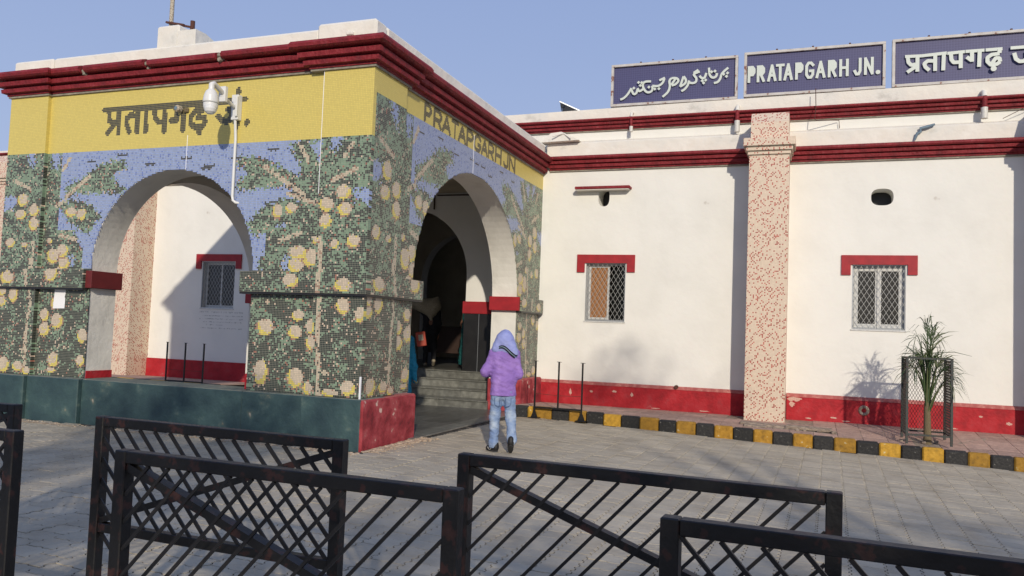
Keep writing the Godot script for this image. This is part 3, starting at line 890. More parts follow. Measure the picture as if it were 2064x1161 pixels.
func make_pavement(r: RandomNumberGenerator, x0: float, x1: float, called: String) -> void:
	var p := structure(called)
	var st := begin()
	var n := 8
	for i in n:
		var a := lerpf(x0, x1, i / float(n))
		var b := lerpf(x0, x1, (i + 1) / float(n))
		quad(st, Vector3(a, pave_y(a, -5.6) - 0.012, -5.6), Vector3(b, pave_y(b, -5.6) - 0.012, -5.6), Vector3(b, pave_y(b, WALL) - 0.012, WALL), Vector3(a, pave_y(a, WALL) - 0.012, WALL))
	obj("bedding", st, M.concrete, p)
	var s := 0.4
	for i in int((x1 - x0) / s):
		for j in 5:
			var a := x0 + i * s
			var z1 := -5.605 - j * s
			var z0 := maxf(z1 - s, WALL + 0.045)
			if x0 > 0.0 and a > 4.4 and a < 6.1 and j == 1 or a > 7.0 and a < 7.6 and j < 2:
				continue
			if a < 5.4 and a + s > 4.3 and z0 < -6.9:
				z0 = -6.9
			if z1 - z0 < 0.05:
				continue
			var t := begin()
			var c := Vector2(a + s / 2, (z0 + z1) / 2)
			var xr := (pave_y(a + s, c.y) - pave_y(a, c.y)) / s
			var zr := (pave_y(c.x, z1) - pave_y(c.x, z0)) / (z1 - z0)
			var b := Basis(Vector3(1, xr, 0).normalized(), Vector3.UP, Vector3(0, zr, 1).normalized())
			cbox(t, Vector3(-s / 2 + 0.003, -0.03, -(z1 - z0) / 2 + 0.003), Vector3(s / 2 - 0.003, 0.0, (z1 - z0) / 2 - 0.003), 0.004, Transform3D(b, Vector3(c.x, pave_y(c.x, c.y) + r.randf_range(-0.002, 0.002), c.y)))
			obj("paving_tile", t, M.pinkish[r.randi() % 4], p)
	if x0 > 0.0:
		for q in [[4.42, 5.2, -6.32, 0.05, 0.02], [5.23, 6.02, -6.3, 0.02, -0.03], [4.5, 4.9, -6.05, 0.03, 0.06]]:
			var t := begin()
			cbox(t, Vector3(-(q[1] - q[0]) / 2, -0.03, -0.15), Vector3((q[1] - q[0]) / 2, 0.025, 0.15), 0.012, Transform3D(Basis(Vector3.UP, q[4]) * Basis(Vector3.BACK, -q[3]), Vector3((q[0] + q[1]) / 2, pave_y(5.2, q[2]) + 0.012, q[2])))
			obj("broken_slab", t, M.concrete, p)
		for k in 26:
			var t := begin()
			var h := r.randf_range(0.012, 0.035)
			cbox(t, Vector3(-h, -h, -h), Vector3(h, h * 0.7, h), h * 0.3, Transform3D(Basis(Vector3.UP, r.randf() * 3.0), Vector3(r.randf_range(4.3, 6.1) if k < 16 else r.randf_range(7.05, 7.75), 0, -5.95 - r.randf() * 0.25) + Vector3(0, pave_y(5.2, -6.0) + 0.004 - (0.04 if k >= 16 else 0.0), 0)))
			obj("rubble_piece", t, M.concrete, p)


# ---------- the porch ----------
func porch_floor() -> void:
	var r := RandomNumberGenerator.new()
	r.seed = 8
	var f := structure("porch_floor")
	var st := begin()
	quad(st, Vector3(-6.9, 0.004, 0.0), Vector3(0.16, 0.004, 0.0), Vector3(0.16, 0.004, -7.7), Vector3(-6.9, 0.004, -7.7))
	obj("bedding", st, M.concrete, f)
	for i in 11:
		for j in 8:
			var x1 := 0.15 - (0.3 + (i - 1) * 0.62 if i else 0.0)
			var tw := 0.62 if i else 0.3
			var z1 := -0.58 - j * 0.7
			var z0 := maxf(z1 - 0.7, -6.12)
			if x1 - tw < -6.84 or (i == 0 and j == 0):
				continue
			var t := begin()
			cbox(t, Vector3(x1 - tw + 0.001, 0.0, z0 + 0.001), Vector3(x1 - 0.001, 0.022, z1 - 0.001), 0.0015)
			obj("floor_tile", t, M.step[r.randi() % 3] if i == 0 else M.stone_tile[r.randi() % 4], f)
	var stair := structure("entrance_steps")
	for k in 4:
		var z := -6.1 - k * 0.5
		var y := 0.022 + k * 0.17
		for i in 5:
			var w := 5.6 / 5
			var a := -6.2 + i * w + (0.3 if k % 2 else 0.0)
			var b := minf(a + w, -0.6)
			if i == 0:
				a = -6.2
			var t := begin()
			cbox(t, Vector3(a + 0.001, 0.0, z - 0.6), Vector3(b - 0.001, y + 0.14, z), 0.003)
			obj("riser", t, M.step[r.randi() % 3], stair)
			t = begin()
			cbox(t, Vector3(a + 0.001, y + 0.142, z - 0.55), Vector3(b - 0.001, y + 0.17, z + 0.025), 0.007)
			obj("tread", t, M.step[r.randi() % 3], stair)


func make_porch() -> void:
	var porch := thing("porch", "square entrance porch covered in palm and coconut mosaic with a yellow name band", "porch")
	var a_front := arc(-3.405, 2.36, 1.535, 1.53)
	var a_side := arc(-3.85, 2.36, 2.35, 2.07)
	var wall_poly := func(l, r, b, t, arch, jr, jl):
		var p := PackedVector2Array([Vector2(r, b), Vector2(r, t), Vector2(l, t), Vector2(l, b), Vector2(jl, b)])
		for i in range(arch.size() - 1, -1, -1):
			p.append(arch[i])
		p.append(Vector2(jr, b))
		return p
	# rough walls with their plastered arches
	var st := begin()
	prism(st, wall_poly.call(-6.75, -0.075, 0.6, 5.3, a_front, -1.87, -4.94), Vector3(0, 0, -0.075), Vector3.RIGHT, Vector3.UP, 0.505)
	obj("front_wall", st, M.white, porch)
	for s in [0, 1]:
		st = begin()
		# along z: u runs backwards on the right face
		var sp := PackedVector2Array()
		for p in wall_poly.call(-7.6, -0.58, 0.0, 5.3, a_side, -1.5, -6.2):
			sp.append(Vector2(-p.x, p.y))
		if s == 0:
			prism(st, sp, Vector3(-0.075, 0, 0), Vector3.FORWARD, Vector3.UP, 0.545)
		else:
			prism(st, sp, Vector3(-6.21, 0, 0), Vector3.FORWARD, Vector3.UP, 0.545)
		obj("side_wall", st, M.white, porch)
	st = begin()
	box(st, Vector3(-6.21, 4.83, -7.6), Vector3(-0.62, 5.05, -0.58))
	obj("ceiling", st, M.porch_in, porch)
	st = begin()
	box(st, Vector3(-6.5, 5.1, -7.6), Vector3(-0.3, 5.5, -0.3))
	obj("roof_slab", st, M.ledge_grey, porch)
	# tile skins
	var g := 0.0254
	uvm = 1
	st = begin()
	var sk := snapped_arc(arc(-3.405, 2.36, 1.535, 1.53, 220), g)
	prism(st, wall_poly.call(-6.0, -0.8, 0.68, 5.24, sk, sk[0].x, sk[sk.size() - 1].x), Vector3(0, 0, -0.06), Vector3.RIGHT, Vector3.UP, 0.0145)
	obj("mosaic_panel", st, M.front, porch)
	for q in [[-6.83, -6.0], [-0.8, 0.0]]:
		st = begin()
		box(st, Vector3(q[0], 0.68, -0.0745), Vector3(q[1], 5.24, 0.0))
		obj("mosaic_pier", st, M.front, porch)
	uvm = 2
	st = begin()
	sk = snapped_arc(arc(-3.85, 2.36, 2.35, 2.07, 280), g)
	var skp := PackedVector2Array()
	for p in wall_poly.call(-7.632, -0.95, 0.68, 5.24, sk, sk[0].x, sk[sk.size() - 1].x):
		skp.append(Vector2(-p.x, p.y))
	prism(st, skp, Vector3(-0.06, 0, 0), Vector3.FORWARD, Vector3.UP, 0.0145)
	obj("mosaic_panel", st, M.side, porch)
	st = begin()
	box(st, Vector3(-0.0745, 0.68, -0.95), Vector3(-0.0005, 5.24, -0.0745))
	obj("mosaic_pier", st, M.side, porch)
	# projecting belt at the springing of the arches
	uvm = 1
	for q in [[-6.88, -4.95], [-2.005, 0.055]]:
		st = begin()
		cbox(st, Vector3(q[0], 2.07, -0.07), Vector3(q[1], 2.36, 0.055), 0.004)
		obj("mosaic_belt", st, M.front, porch)
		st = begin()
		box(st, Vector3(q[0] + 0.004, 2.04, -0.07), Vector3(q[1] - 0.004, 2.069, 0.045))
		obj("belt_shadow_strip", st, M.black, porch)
	uvm = 2
	for q in [[-1.64, -0.071], [-7.6, -6.17]]:
		st = begin()
		cbox(st, Vector3(-0.07, 2.07, q[0]), Vector3(0.0545, 2.36, q[1]), 0.004)
		obj("mosaic_belt", st, M.side, porch)
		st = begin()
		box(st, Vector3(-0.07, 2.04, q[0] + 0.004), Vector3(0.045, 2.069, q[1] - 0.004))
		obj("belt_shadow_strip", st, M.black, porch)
	uvm = 0
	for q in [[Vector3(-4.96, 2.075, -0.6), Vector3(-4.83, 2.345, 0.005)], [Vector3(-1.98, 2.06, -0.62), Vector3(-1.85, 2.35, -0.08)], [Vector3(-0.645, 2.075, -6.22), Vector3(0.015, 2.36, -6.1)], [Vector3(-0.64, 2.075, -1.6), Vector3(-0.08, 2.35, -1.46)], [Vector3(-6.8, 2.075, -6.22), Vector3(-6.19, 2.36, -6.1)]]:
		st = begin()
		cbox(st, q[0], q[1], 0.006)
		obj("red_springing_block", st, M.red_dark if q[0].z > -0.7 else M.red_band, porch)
	# plinth: dark teal to the front, red on the side
	for q in [[-7.05, -5.92, 0.17], [-5.92, -4.85, 0.11], [-4.85, -1.86, 0.04], [-1.86, -0.85, 0.05], [-0.85, 0.072, 0.1]]:
		st = begin()
		cbox(st, Vector3(q[0], -0.1, -0.6), Vector3(q[1], 0.665 + (0.004 if q[2] > 0.07 else 0.0), q[2]), 0.012)
		obj("teal_plinth", st, M.teal, porch)
		st = begin()
		box(st, Vector3(q[0] + 0.012, 0.662, -0.58), Vector3(q[1] - 0.014, 0.673, q[2] - 0.014))
		obj("plinth_top", st, M.teal_top, porch)
	for q in [[-0.98, 0.088, 0.105], [-1.49, -0.98, 0.085]]:
		st = begin()
		cbox(st, Vector3(-0.63, -0.1, q[0]), Vector3(q[2], 0.66, q[1]), 0.02)
		obj("red_plinth", st, M.red_old, porch)
		st = begin()
		box(st, Vector3(-0.1, 0.655, q[0] + 0.02), Vector3(q[2] - 0.022, 0.667, q[1] - 0.02))
		obj("plinth_top", st, M.red_top, porch)
	for q in [[-7.6, -6.75, 0.075], [-6.74, -6.16, 0.1]]:
		st = begin()
		cbox(st, Vector3(-0.64, -0.1, q[0]), Vector3(q[2], 0.66, q[1]), 0.02)
		obj("red_plinth", st, M.red_old, porch)
		st = begin()
		box(st, Vector3(-0.1, 0.655, q[0] + 0.02), Vector3(q[2] - 0.022, 0.667, q[1] - 0.02))
		obj("plinth_top", st, M.red_top, porch)
	st = begin()
	box(st, Vector3(-4.95, 0.674, -0.59), Vector3(-4.925, 0.79, -0.1))
	obj("red_skirting", st, M.red, porch)
	st = begin()
	cbox(st, Vector3(-2.03, 0.674, -0.66), Vector3(-1.862, 0.9, -0.2), 0.01)
	obj("red_skirting", st, M.red, porch)
	# pale corner strip where tiles have come away at the foot of the pier
	st = begin()
	box(st, Vector3(-0.012, 0.672, -0.02), Vector3(0.006, 0.97, 0.006))
	obj("corner_strip", st, M.paper, porch)
	# vertical cracks over the crowns and the pier joint
	for q in [[Vector3(-3.19, 3.88, -0.07), Vector3(-3.18, 4.4, -0.057)], [Vector3(-0.806, 3.45, -0.07), Vector3(-0.797, 5.2, 0.002)], [Vector3(-0.07, 4.43, -3.63), Vector3(-0.057, 5.12, -3.615)]]:
		st = begin()
		box(st, q[0], q[1])
		obj("mortar_joint", st, M.paper, porch)
	make_cornice(porch)
	# parapet and chimney-like block on the roof
	st = begin()
	cbox(st, Vector3(-6.86, 5.45, -0.34), Vector3(-6.0, 5.8, -0.03), 0.03)
	cbox(st, Vector3(-6.02, 5.45, -0.34), Vector3(-0.96, 5.81, -0.06), 0.035)
	cbox(st, Vector3(-0.98, 5.45, -0.34), Vector3(-0.03, 5.87, -0.03), 0.035)
	obj("parapet", st, M.parapet, porch)
	st = begin()
	cbox(st, Vector3(-0.34, 5.45, -7.62), Vector3(-0.035, 5.865, -0.36), 0.035)
	obj("parapet", st, M.parapet, porch)
	st = begin()
	cbox(st, Vector3(-6.85, 5.45, -7.62), Vector3(-6.55, 5.8, -0.36), 0.035)
	obj("parapet", st, M.parapet, porch)
	st = begin()
	cbox(st, Vector3(-3.93, 5.6, -1.0), Vector3(-3.5, 6.14, -0.08), 0.03)
	prism(st, PackedVector2Array([Vector2(0.08, 5.6), Vector2(1.3, 5.6), Vector2(1.3, 5.75), Vector2(0.3, 6.03), Vector2(0.08, 6.03)]), Vector3(-3.17, 0, 0), Vector3.FORWARD, Vector3.UP, 0.34)
	obj("roof_block", st, M.parapet, porch)
	for q in [[Vector3(-6.35, 5.6, -0.02), 0], [Vector3(-0.42, 5.66, -0.02), 0]]:
		st = begin()
		cbox(st, q[0] + Vector3(-0.05, -0.02, -0.02), q[0] + Vector3(0.05, 0.03, 0.05), 0.012)
		obj("spout", st, M.parapet, porch)


func make_cornice(porch: Node3D) -> void:
	var r := RandomNumberGenerator.new()
	r.seed = 4
	var low := [Vector2(-0.05, 5.2), Vector2(0.045, 5.2), Vector2(0.045, 5.235), Vector2(0.105, 5.24), Vector2(0.112, 5.3), Vector2(0.07, 5.315), Vector2(0.07, 5.33), Vector2(0.16, 5.335), Vector2(0.172, 5.4), Vector2(0.1, 5.42), Vector2(-0.05, 5.42)]
	var roll := [Vector2(-0.05, 5.415), Vector2(0.22, 5.425), Vector2(0.252, 5.445), Vector2(0.262, 5.485), Vector2(0.24, 5.525), Vector2(0.17, 5.55), Vector2(0.0, 5.56), Vector2(-0.05, 5.56)]
	var grey := [Vector2(-0.05, 5.17), Vector2(0.03, 5.17), Vector2(0.03, 5.2), Vector2(-0.05, 5.2)]
	var path := PackedVector2Array([Vector2(-6.83, -7.6), Vector2(-6.83, 0), Vector2(-6.0, 0), Vector2(-6.0, -0.06), Vector2(-0.98, -0.06), Vector2(-0.98, 0), Vector2(0, 0), Vector2(0, -1.0), Vector2(-0.06, -1.0), Vector2(-0.06, -7.6)])
	var st := begin()
	sweep(st, path, low)
	obj("cornice_band", st, M.cornice, porch)
	st = begin()
	sweep(st, path, grey)
	obj("cornice_fillet", st, M.ledge_grey, porch)
	# the top roll is broken into lengths
	var cuts := [-5.13, -3.86, -2.5]
	var last := [Vector2(-6.83, -7.6), Vector2(-6.83, 0), Vector2(-6.0, 0), Vector2(-6.0, -0.06)]
	for c in cuts + [99.0]:
		var p := PackedVector2Array(last)
		if c < 90.0:
			p.append(Vector2(c - 0.045, -0.06))
		else:
			for k in range(4, path.size()):
				p.append(path[k])
		var lift := r.randf_range(-0.02, 0.02)
		var prof := []
		for q in roll:
			prof.append(q + Vector2(r.randf_range(-0.004, 0.004), lift))
		st = begin()
		sweep(st, p, prof)
		obj("cornice_roll", st, M.cornice, porch)
		last = [Vector2(c + 0.05, -0.06)]
	for c in cuts:
		st = begin()
		for k in 7:
			var s := r.randf_range(0.012, 0.03)
			cbox(st, Vector3(-s, -s, -s), Vector3(s, s, s), s * 0.3, Transform3D(Basis.from_euler(Vector3(r.randf() * 3, r.randf() * 3, 0)), Vector3(c + r.randf_range(-0.05, 0.05), 5.45 + r.randf_range(-0.03, 0.06), 0.05 + r.randf() * 0.09)))
		obj("broken_plaster", st, M.ledge_grey, porch)


# ---------- the station behind ----------
func window_grille(w: float, h: float, pitch: float) -> SurfaceTool:
	var st := begin()
	var t := 0.0065
	var ratio := 0.62
	var clip := func(a: Vector2, d: Vector2):
		var ts := [0.0, 0.0]
		var lo := -99.0
		var hi := 99.0
		for ax in 2:
			var m: float = [w, h][ax]
			var t0: float = (0.0 - a[ax]) / d[ax]
			var t1: float = (m - a[ax]) / d[ax]
			lo = maxf(lo, minf(t0, t1))
			hi = minf(hi, maxf(t0, t1))
		ts = [lo, hi]
		return ts
	for s in [1.0, -1.0]:
		var k := -40
		while k < 60:
			var a := Vector2(k * pitch, 0.0)
			var d := Vector2(s * ratio, 1.0)
			var q = clip.call(a, d)
			if q[1] - q[0] > 0.03:
				var p0: Vector2 = a + d * q[0]
				var p1: Vector2 = a + d * q[1]
				bar(st, Vector3(p0.x, p0.y, 0.002 * s), Vector3(p1.x, p1.y, 0.002 * s), t, t * 0.6)
			k += 1
	return st


func make_window(station: Node3D, x0: float, x1: float, y0: float, y1: float, kind: int) -> void:
	var w := Node3D.new()
	w.name = "window"
	station.add_child(w, true)
	var st := begin()
	var d := 0.1
	var f := 0.04
	for q in [[x0, y0, x1, y0 + f], [x0, y1 - f, x1, y1], [x0, y0 + f, x0 + f, y1 - f], [x1 - f, y0 + f, x1, y1 - f]]:
		cbox(st, Vector3(q[0], q[1], WALL - d - 0.05), Vector3(q[2], q[3], WALL - d), 0.004)
	obj("frame", st, M.alu, w)
	var mid = (x0 + x1) / 2.0 + [0.0, 0.0, 0.02][kind]
	var sashes := [[x0 + f, mid + 0.02, -0.02], [mid - 0.02, x1 - f, -0.0]]
	if kind == 0:
		sashes = [[x0 + f, x0 + 0.5, -0.02]]
	for q in sashes:
		st = begin()
		var b := 0.075 if kind == 1 else 0.045
		for k in [[q[0], y0 + f, q[1], y0 + f + b], [q[0], y1 - f - b, q[1], y1 - f], [q[0], y0 + f + b, q[0] + b, y1 - f - b], [q[1] - b, y0 + f + b, q[1], y1 - f - b]]:
			cbox(st, Vector3(k[0], k[1], WALL - d - 0.045 + q[2]), Vector3(k[2], k[3], WALL - d - 0.012 + q[2]), 0.004)
		obj("sash", st, M.frame_white, w)
		st = begin()
		box(st, Vector3(q[0] + b, y0 + f + b, WALL - d - 0.032 + q[2]), Vector3(q[1] - b, y1 - f - b, WALL - d - 0.026 + q[2]))
		obj("pane", st, [M.ply, M.glass_frosted, M.glass_frosted][kind], w)
	st = begin()
	box(st, Vector3(x0 + 0.005, y0 + 0.005, WALL - 0.42), Vector3(x1 - 0.005, y1 - 0.005, WALL - 0.4))
	obj("dark_backing", st, M.glass, w)
	st = window_grille(x1 - x0 - 0.03, y1 - y0 - 0.03, 0.1)
	var o := obj("wire_grille", st, M.wire, w)
	o.position = Vector3(x0 + 0.015, y0 + 0.015, WALL - 0.025)
	st = begin()
	for q in [[x0, y0, x1, y0 + 0.018], [x0, y1 - 0.018, x1, y1], [x0, y0 + 0.018, x0 + 0.018, y1 - 0.018], [x1 - 0.018, y0 + 0.018, x1, y1 - 0.018]]:
		box(st, Vector3(q[0] + 0.003, q[1] + 0.003, WALL - 0.035), Vector3(q[2] - 0.003, q[3] - 0.003, WALL - 0.012))
	obj("grille_frame", st, M.alu, w)
	st = begin()
	box(st, Vector3(x0 - 0.02, y0 - 0.025, WALL - 0.1), Vector3(x1 + 0.02, y0 + 0.001, WALL + 0.018))
	obj("sill", st, M.frame_white, w)
	# painted label mould over the head
	st = begin()
	var l := x0 - 0.2
	var r := x1 + 0.2
	prism(st, PackedVector2Array([Vector2(l, y1 - 0.2), Vector2(x0 - 0.03, y1 - 0.2), Vector2(x0 - 0.03, y1 + 0.004), Vector2(x1 + 0.03, y1 + 0.004), Vector2(x1 + 0.03, y1 - 0.19), Vector2(r, y1 - 0.19), Vector2(r, y1 + 0.185), Vector2(l, y1 + 0.19)]), Vector3(0, 0, WALL + 0.035), Vector3.RIGHT, Vector3.UP, 0.06)
	obj("red_lintel", st, M.red_band, w)


func ring_plate(st: SurfaceTool, r: Rect2, rx: float, ry: float, z: float, depth: float, power := 2.0) -> void:   # wall piece with a rounded hole
	var c := r.get_center()
	var n := 40
	for i in n:
		var p := []
		for k in [i, i + 1]:
			var a = TAU * k / n
			var d := Vector2(cos(a), sin(a))
			var e := Vector2(signf(d.x) * pow(absf(d.x), 2.0 / power) * rx, signf(d.y) * pow(absf(d.y), 2.0 / power) * ry)
			var s := minf(r.size.x / 2 / maxf(absf(d.x), 1e-6), r.size.y / 2 / maxf(absf(d.y), 1e-6))
			p.append([c + e, c + d * s])
		var v := func(q, zz): return Vector3(q.x, q.y, zz)
		quad(st, v.call(p[0][0], z), v.call(p[0][1], z), v.call(p[1][1], z), v.call(p[1][0], z))
		quad(st, v.call(p[1][0], z - depth), v.call(p[0][0], z - depth), v.call(p[0][0], z), v.call(p[1][0], z))
		# corners are filled by the next ray; the four corner slivers:
		if (p[0][1].x - p[1][1].x) != 0.0 and (p[0][1].y - p[1][1].y) != 0.0:
			var corner := Vector2(r.end.x if p[0][1].x > c.x else r.position.x, r.end.y if p[0][1].y > c.y else r.position.y)
			tri(st, v.call(p[0][1], z), v.call(corner, z), v.call(p[1][1], z))


func make_station() -> void:
	var s := thing("station_building", "long cream station building with red cornices, red skirting and pink tiled pilasters", "building")
	var z0 := WALL - 0.45
	var w1 := Rect2(1.0, 1.94, 0.88, 1.26)
	var w2 := Rect2(6.38, 1.94, 0.95, 1.26)
	var w0 := Rect2(-9.43, 1.96, 1.05, 1.23)
	var v1 := Rect2(1.1, 4.35, 0.5, 0.6)
	var v2 := Rect2(6.6, 4.25, 0.6, 0.56)
	var st := begin()
	holed(st, [0.0, 1.0, 1.1, 1.6, 1.88, 4.6, 6.38, 6.6, 7.2, 7.33, 9.6, 14.0], [-0.3, 1.94, 3.2, 4.25, 4.35, 4.81, 4.95, 5.35], [w1, w2, v1, v2], z0, WALL)
	ring_plate(st, v1, 0.125, 0.2, WALL, 0.44, 2.6)
	ring_plate(st, v2, 0.2, 0.165, WALL, 0.44, 2.7)
	obj("right_wall", st, M.plaster, s)
	for v in [v1, v2]:
		st = begin()
		box(st, Vector3(v.position.x, v.position.y, z0 - 0.03), Vector3(v.end.x, v.end.y, z0 + 0.008))
		obj("vent_backing", st, M.black, s)
	st = begin()
	holed(st, [-19.0, -12.0, -9.43, -8.38, -6.8], [-0.3, 1.96, 3.19, 5.35], [w0], z0, WALL)
	obj("left_wall", st, M.plaster, s)
	# middle wall with the hall arch
	st = begin()
	var p := PackedVector2Array([Vector2(-0.001, 0.0), Vector2(-0.001, 5.35), Vector2(-6.799, 5.35), Vector2(-6.799, 0.0), Vector2(-4.98, 0.0)])
	var ha := arc(-3.41, 2.9, 1.57, 1.57)
	for i in range(ha.size() - 1, -1, -1):
		p.append(ha[i])
	p.append(Vector2(-1.84, 0.0))
	prism(st, p, Vector3(0, 0, WALL), Vector3.RIGHT, Vector3.UP, 0.45)
	obj("entrance_wall", st, M.plaster, s)
	for q in [[-1.84, -0.6], [-6.2, -4.98]]:
		st = begin()
		box(st, Vector3(q[0] - (0.02 if q[0] > -3 else 0.0), 0.69, WALL - 0.47), Vector3(q[1] + (0.02 if q[0] < -3 else 0.0), 2.02, WALL + 0.018))
		obj("black_dado", st, M.black, s)
		st = begin()
		cbox(st, Vector3(q[0] - (0.06 if q[0] > -3 else 0.0), 2.021, WALL - 0.48), Vector3(q[1] + (0.06 if q[0] < -3 else 0.0), 2.3, WALL + 0.04), 0.006)
		obj("red_band", st, M.red_band, s)
	st = begin()
	box(st, Vector3(-1.49, 0.7, WALL + 0.0185), Vector3(-1.482, 2.02, WALL + 0.021))
	obj("dado_joint", st, M.alu, s)
	st = begin()
	tube(st, [Vector3(-2.66, 4.78, WALL + 0.03), Vector3(-1.2, 4.77, WALL + 0.03)], 0.016, 6)
	tube(st, [Vector3(-2.73, 4.8, WALL + 0.03), Vector3(-2.73, 4.45, WALL + 0.03)], 0.02, 6)
	obj("wire_conduit", st, M.dark_wood, s)
	# skirting
	for q in [[0.03, 4.44], [5.2, 9.5]]:
		st = begin()
		cbox(st, Vector3(q[0], -0.1, WALL - 0.02), Vector3(q[1], 0.56, WALL + 0.05), 0.012)
		obj("red_skirting", st, M.red, s)
		st = begin()
		prism(st, PackedVector2Array([Vector2(0, 0.55), Vector2(0.048, 0.562), Vector2(0.03, 0.61), Vector2(0, 0.63)]), Vector3(q[0] + 0.002, 0, WALL), Vector3.BACK, Vector3.UP, q[1] - q[0] - 0.004)
		obj("skirting_top", st, M.red_top, s)
	st = begin()
	cbox(st, Vector3(-11.1, -0.1, WALL - 0.02), Vector3(-6.85, 0.58, WALL + 0.05), 0.012)
	obj("red_skirting", st, M.red, s)
	var r := RandomNumberGenerator.new()
	r.seed = 61
	for q in [[5.36, 0.52, 0.14, 0.05], [5.3, 0.42, 0.07, 0.06], [5.62, 0.16, 0.07, 0.016], [6.08, 0.2, 0.06, 0.02], [6.3, 0.15, 0.09, 0.012], [1.22, 0.42, 0.04, 0.03], [1.72, 0.45, 0.05, 0.03], [2.1, 0.4, 0.03, 0.05], [8.6, 0.4, 0.04, 0.02], [9.05, 0.3, 0.05, 0.03], [0.75, 0.38, 0.03, 0.07], [3.6, 0.16, 0.12, 0.012], [2.6, 0.15, 0.1, 0.012], [8.1, 0.15, 0.12, 0.014]]:
		var poly := PackedVector2Array()
		for k in 18:
			poly.append(Vector2(q[0] + cos(TAU * k / 18) * q[2] * r.randf_range(0.5, 1.2), q[1] + sin(TAU * k / 18) * q[3] * r.randf_range(0.5, 1.2)))
		st = begin()
		prism(st, poly, Vector3(0, 0, WALL + 0.052), Vector3.RIGHT, Vector3.UP, 0.004)
		obj("flaked_patch", st, M.flake, s)
	make_window(s, w1.position.x, w1.end.x, w1.position.y, w1.end.y, 0)
	make_window(s, w2.position.x, w2.end.x, w2.position.y, w2.end.y, 1)
	make_window(s, w0.position.x, w0.end.x, w0.position.y, w0.end.y, 2)
	# hood over the first vent
	st = begin()
	cbox(st, Vector3(0.74, 4.8, WALL - 0.02), Vector3(1.96, 4.865, WALL + 0.22), 0.012)
	obj("vent_hood", st, M.cornice, s)
	st = begin()
	box(st, Vector3(0.76, 4.785, WALL - 0.02), Vector3(1.93, 4.8, WALL + 0.2))
	obj("vent_hood_soffit", st, M.white, s)
	# pilasters
	for x in [4.44, 9.45, -11.85, -16.6]:
		make_pilaster(s, x, x + 0.75)
	# cornices and parapets
	var prof := func(y, k): return [Vector2(-0.1, y), Vector2(0.05, y), Vector2(0.055, y + 0.045 * k), Vector2(0.1, y + 0.05 * k), Vector2(0.108, y + 0.115 * k), Vector2(0.075, y + 0.13 * k), Vector2(0.16, y + 0.14 * k), Vector2(0.172, y + 0.2 * k), Vector2(0.125, y + 0.215 * k), Vector2(0.22, y + 0.225 * k), Vector2(0.24, y + 0.25 * k), Vector2(0.235, y + 0.29 * k), Vector2(0.12, y + 0.33 * k), Vector2(-0.1, y + 0.33 * k)]
	for q in [[0.1, 4.44], [5.2, 9.45], [10.2, 14.0], [-11.1, -6.95], [-15.85, -11.85]]:
		st = begin()
		sweep(st, PackedVector2Array([Vector2(q[0], WALL), Vector2(q[1], WALL)]), prof.call(5.27, 0.92))
		obj("lower_cornice", st, M.cornice, s)
		st = begin()
		sweep(st, PackedVector2Array([Vector2(q[0], WALL), Vector2(q[1], WALL)]), [Vector2(-0.1, 5.24), Vector2(0.035, 5.24), Vector2(0.035, 5.27), Vector2(-0.1, 5.27)])
		obj("cornice_fillet", st, M.ledge_grey, s)
	for q in [[0.0, 14.0], [-19.0, -6.86]]:
		st = begin()
		prism(st, PackedVector2Array([Vector2(-0.03, 5.3), Vector2(-0.5, 5.3), Vector2(-0.5, 5.98), Vector2(-0.2, 5.97), Vector2(-0.05, 5.905), Vector2(-0.03, 5.88)]), Vector3(q[0], 0, WALL), Vector3.BACK, Vector3.UP, q[1] - q[0])
		obj("lower_parapet", st, M.parapet, s)
	st = begin()
	box(st, Vector3(-19.0, 5.5, -8.3), Vector3(14.0, 6.25, -7.85))
	obj("upper_wall", st, M.plaster, s)
	st = begin()
	sweep(st, PackedVector2Array([Vector2(-19.0, -7.85), Vector2(14.0, -7.85)]), prof.call(6.19, 0.75))
	obj("upper_cornice", st, M.cornice, s)
	st = begin()
	sweep(st, PackedVector2Array([Vector2(-19.0, -7.85), Vector2(14.0, -7.85)]), [Vector2(-0.1, 6.165), Vector2(0.035, 6.165), Vector2(0.035, 6.19), Vector2(-0.1, 6.19)])
	obj("cornice_fillet", st, M.ledge_grey, s)
	st = begin()
	prism(st, PackedVector2Array([Vector2(-19.0, 6.25), Vector2(14.0, 6.25), Vector2(14.0, 6.79), Vector2(-1.0, 6.65), Vector2(-19.0, 6.5)]), Vector3(0, 0, -7.8), Vector3.RIGHT, Vector3.UP, 0.3)
	obj("upper_parapet", st, M.parapet, s)
	st = begin()
	box(st, Vector3(-19.0, 6.0, -18.0), Vector3(14.0, 6.2, -8.12))
	box(st, Vector3(-19.0, -0.3, -18.3), Vector3(-4.6, 6.2, -18.0))
	box(st, Vector3(-0.8, -0.3, -18.3), Vector3(14.0, 6.2, -18.0))
	box(st, Vector3(13.8, -0.3, -18.0), Vector3(14.0, 6.0, -8.12))
	box(st, Vector3(-19.0, -0.3, -18.0), Vector3(-18.8, 6.0, -8.12))
	obj("roof_and_rear_walls", st, M.ledge_grey, s)
	make_hall(s)
	# fallen render scars and pipe stubs on the wall
	st = begin()
	tube(st, [Vector3(3.03, 0.62, WALL), Vector3(3.03, 0.62, WALL + 0.09)], 0.04, 10)
	obj("pipe_stub", st, M.rust, s)
	st = begin()
	lathe(st, [Vector2(0.05, 0.0), Vector2(0.1, 0.012), Vector2(0.085, 0.03), Vector2(0.045, 0.02), Vector2(0.045, -0.02)], Vector3.ZERO, 14)
	var o := obj("drain_hole_rim", st, M.concrete, s)
	o.transform = Transform3D(Basis(Vector3.RIGHT, PI / 2), Vector3(6.62, 0.38, WALL + 0.05))
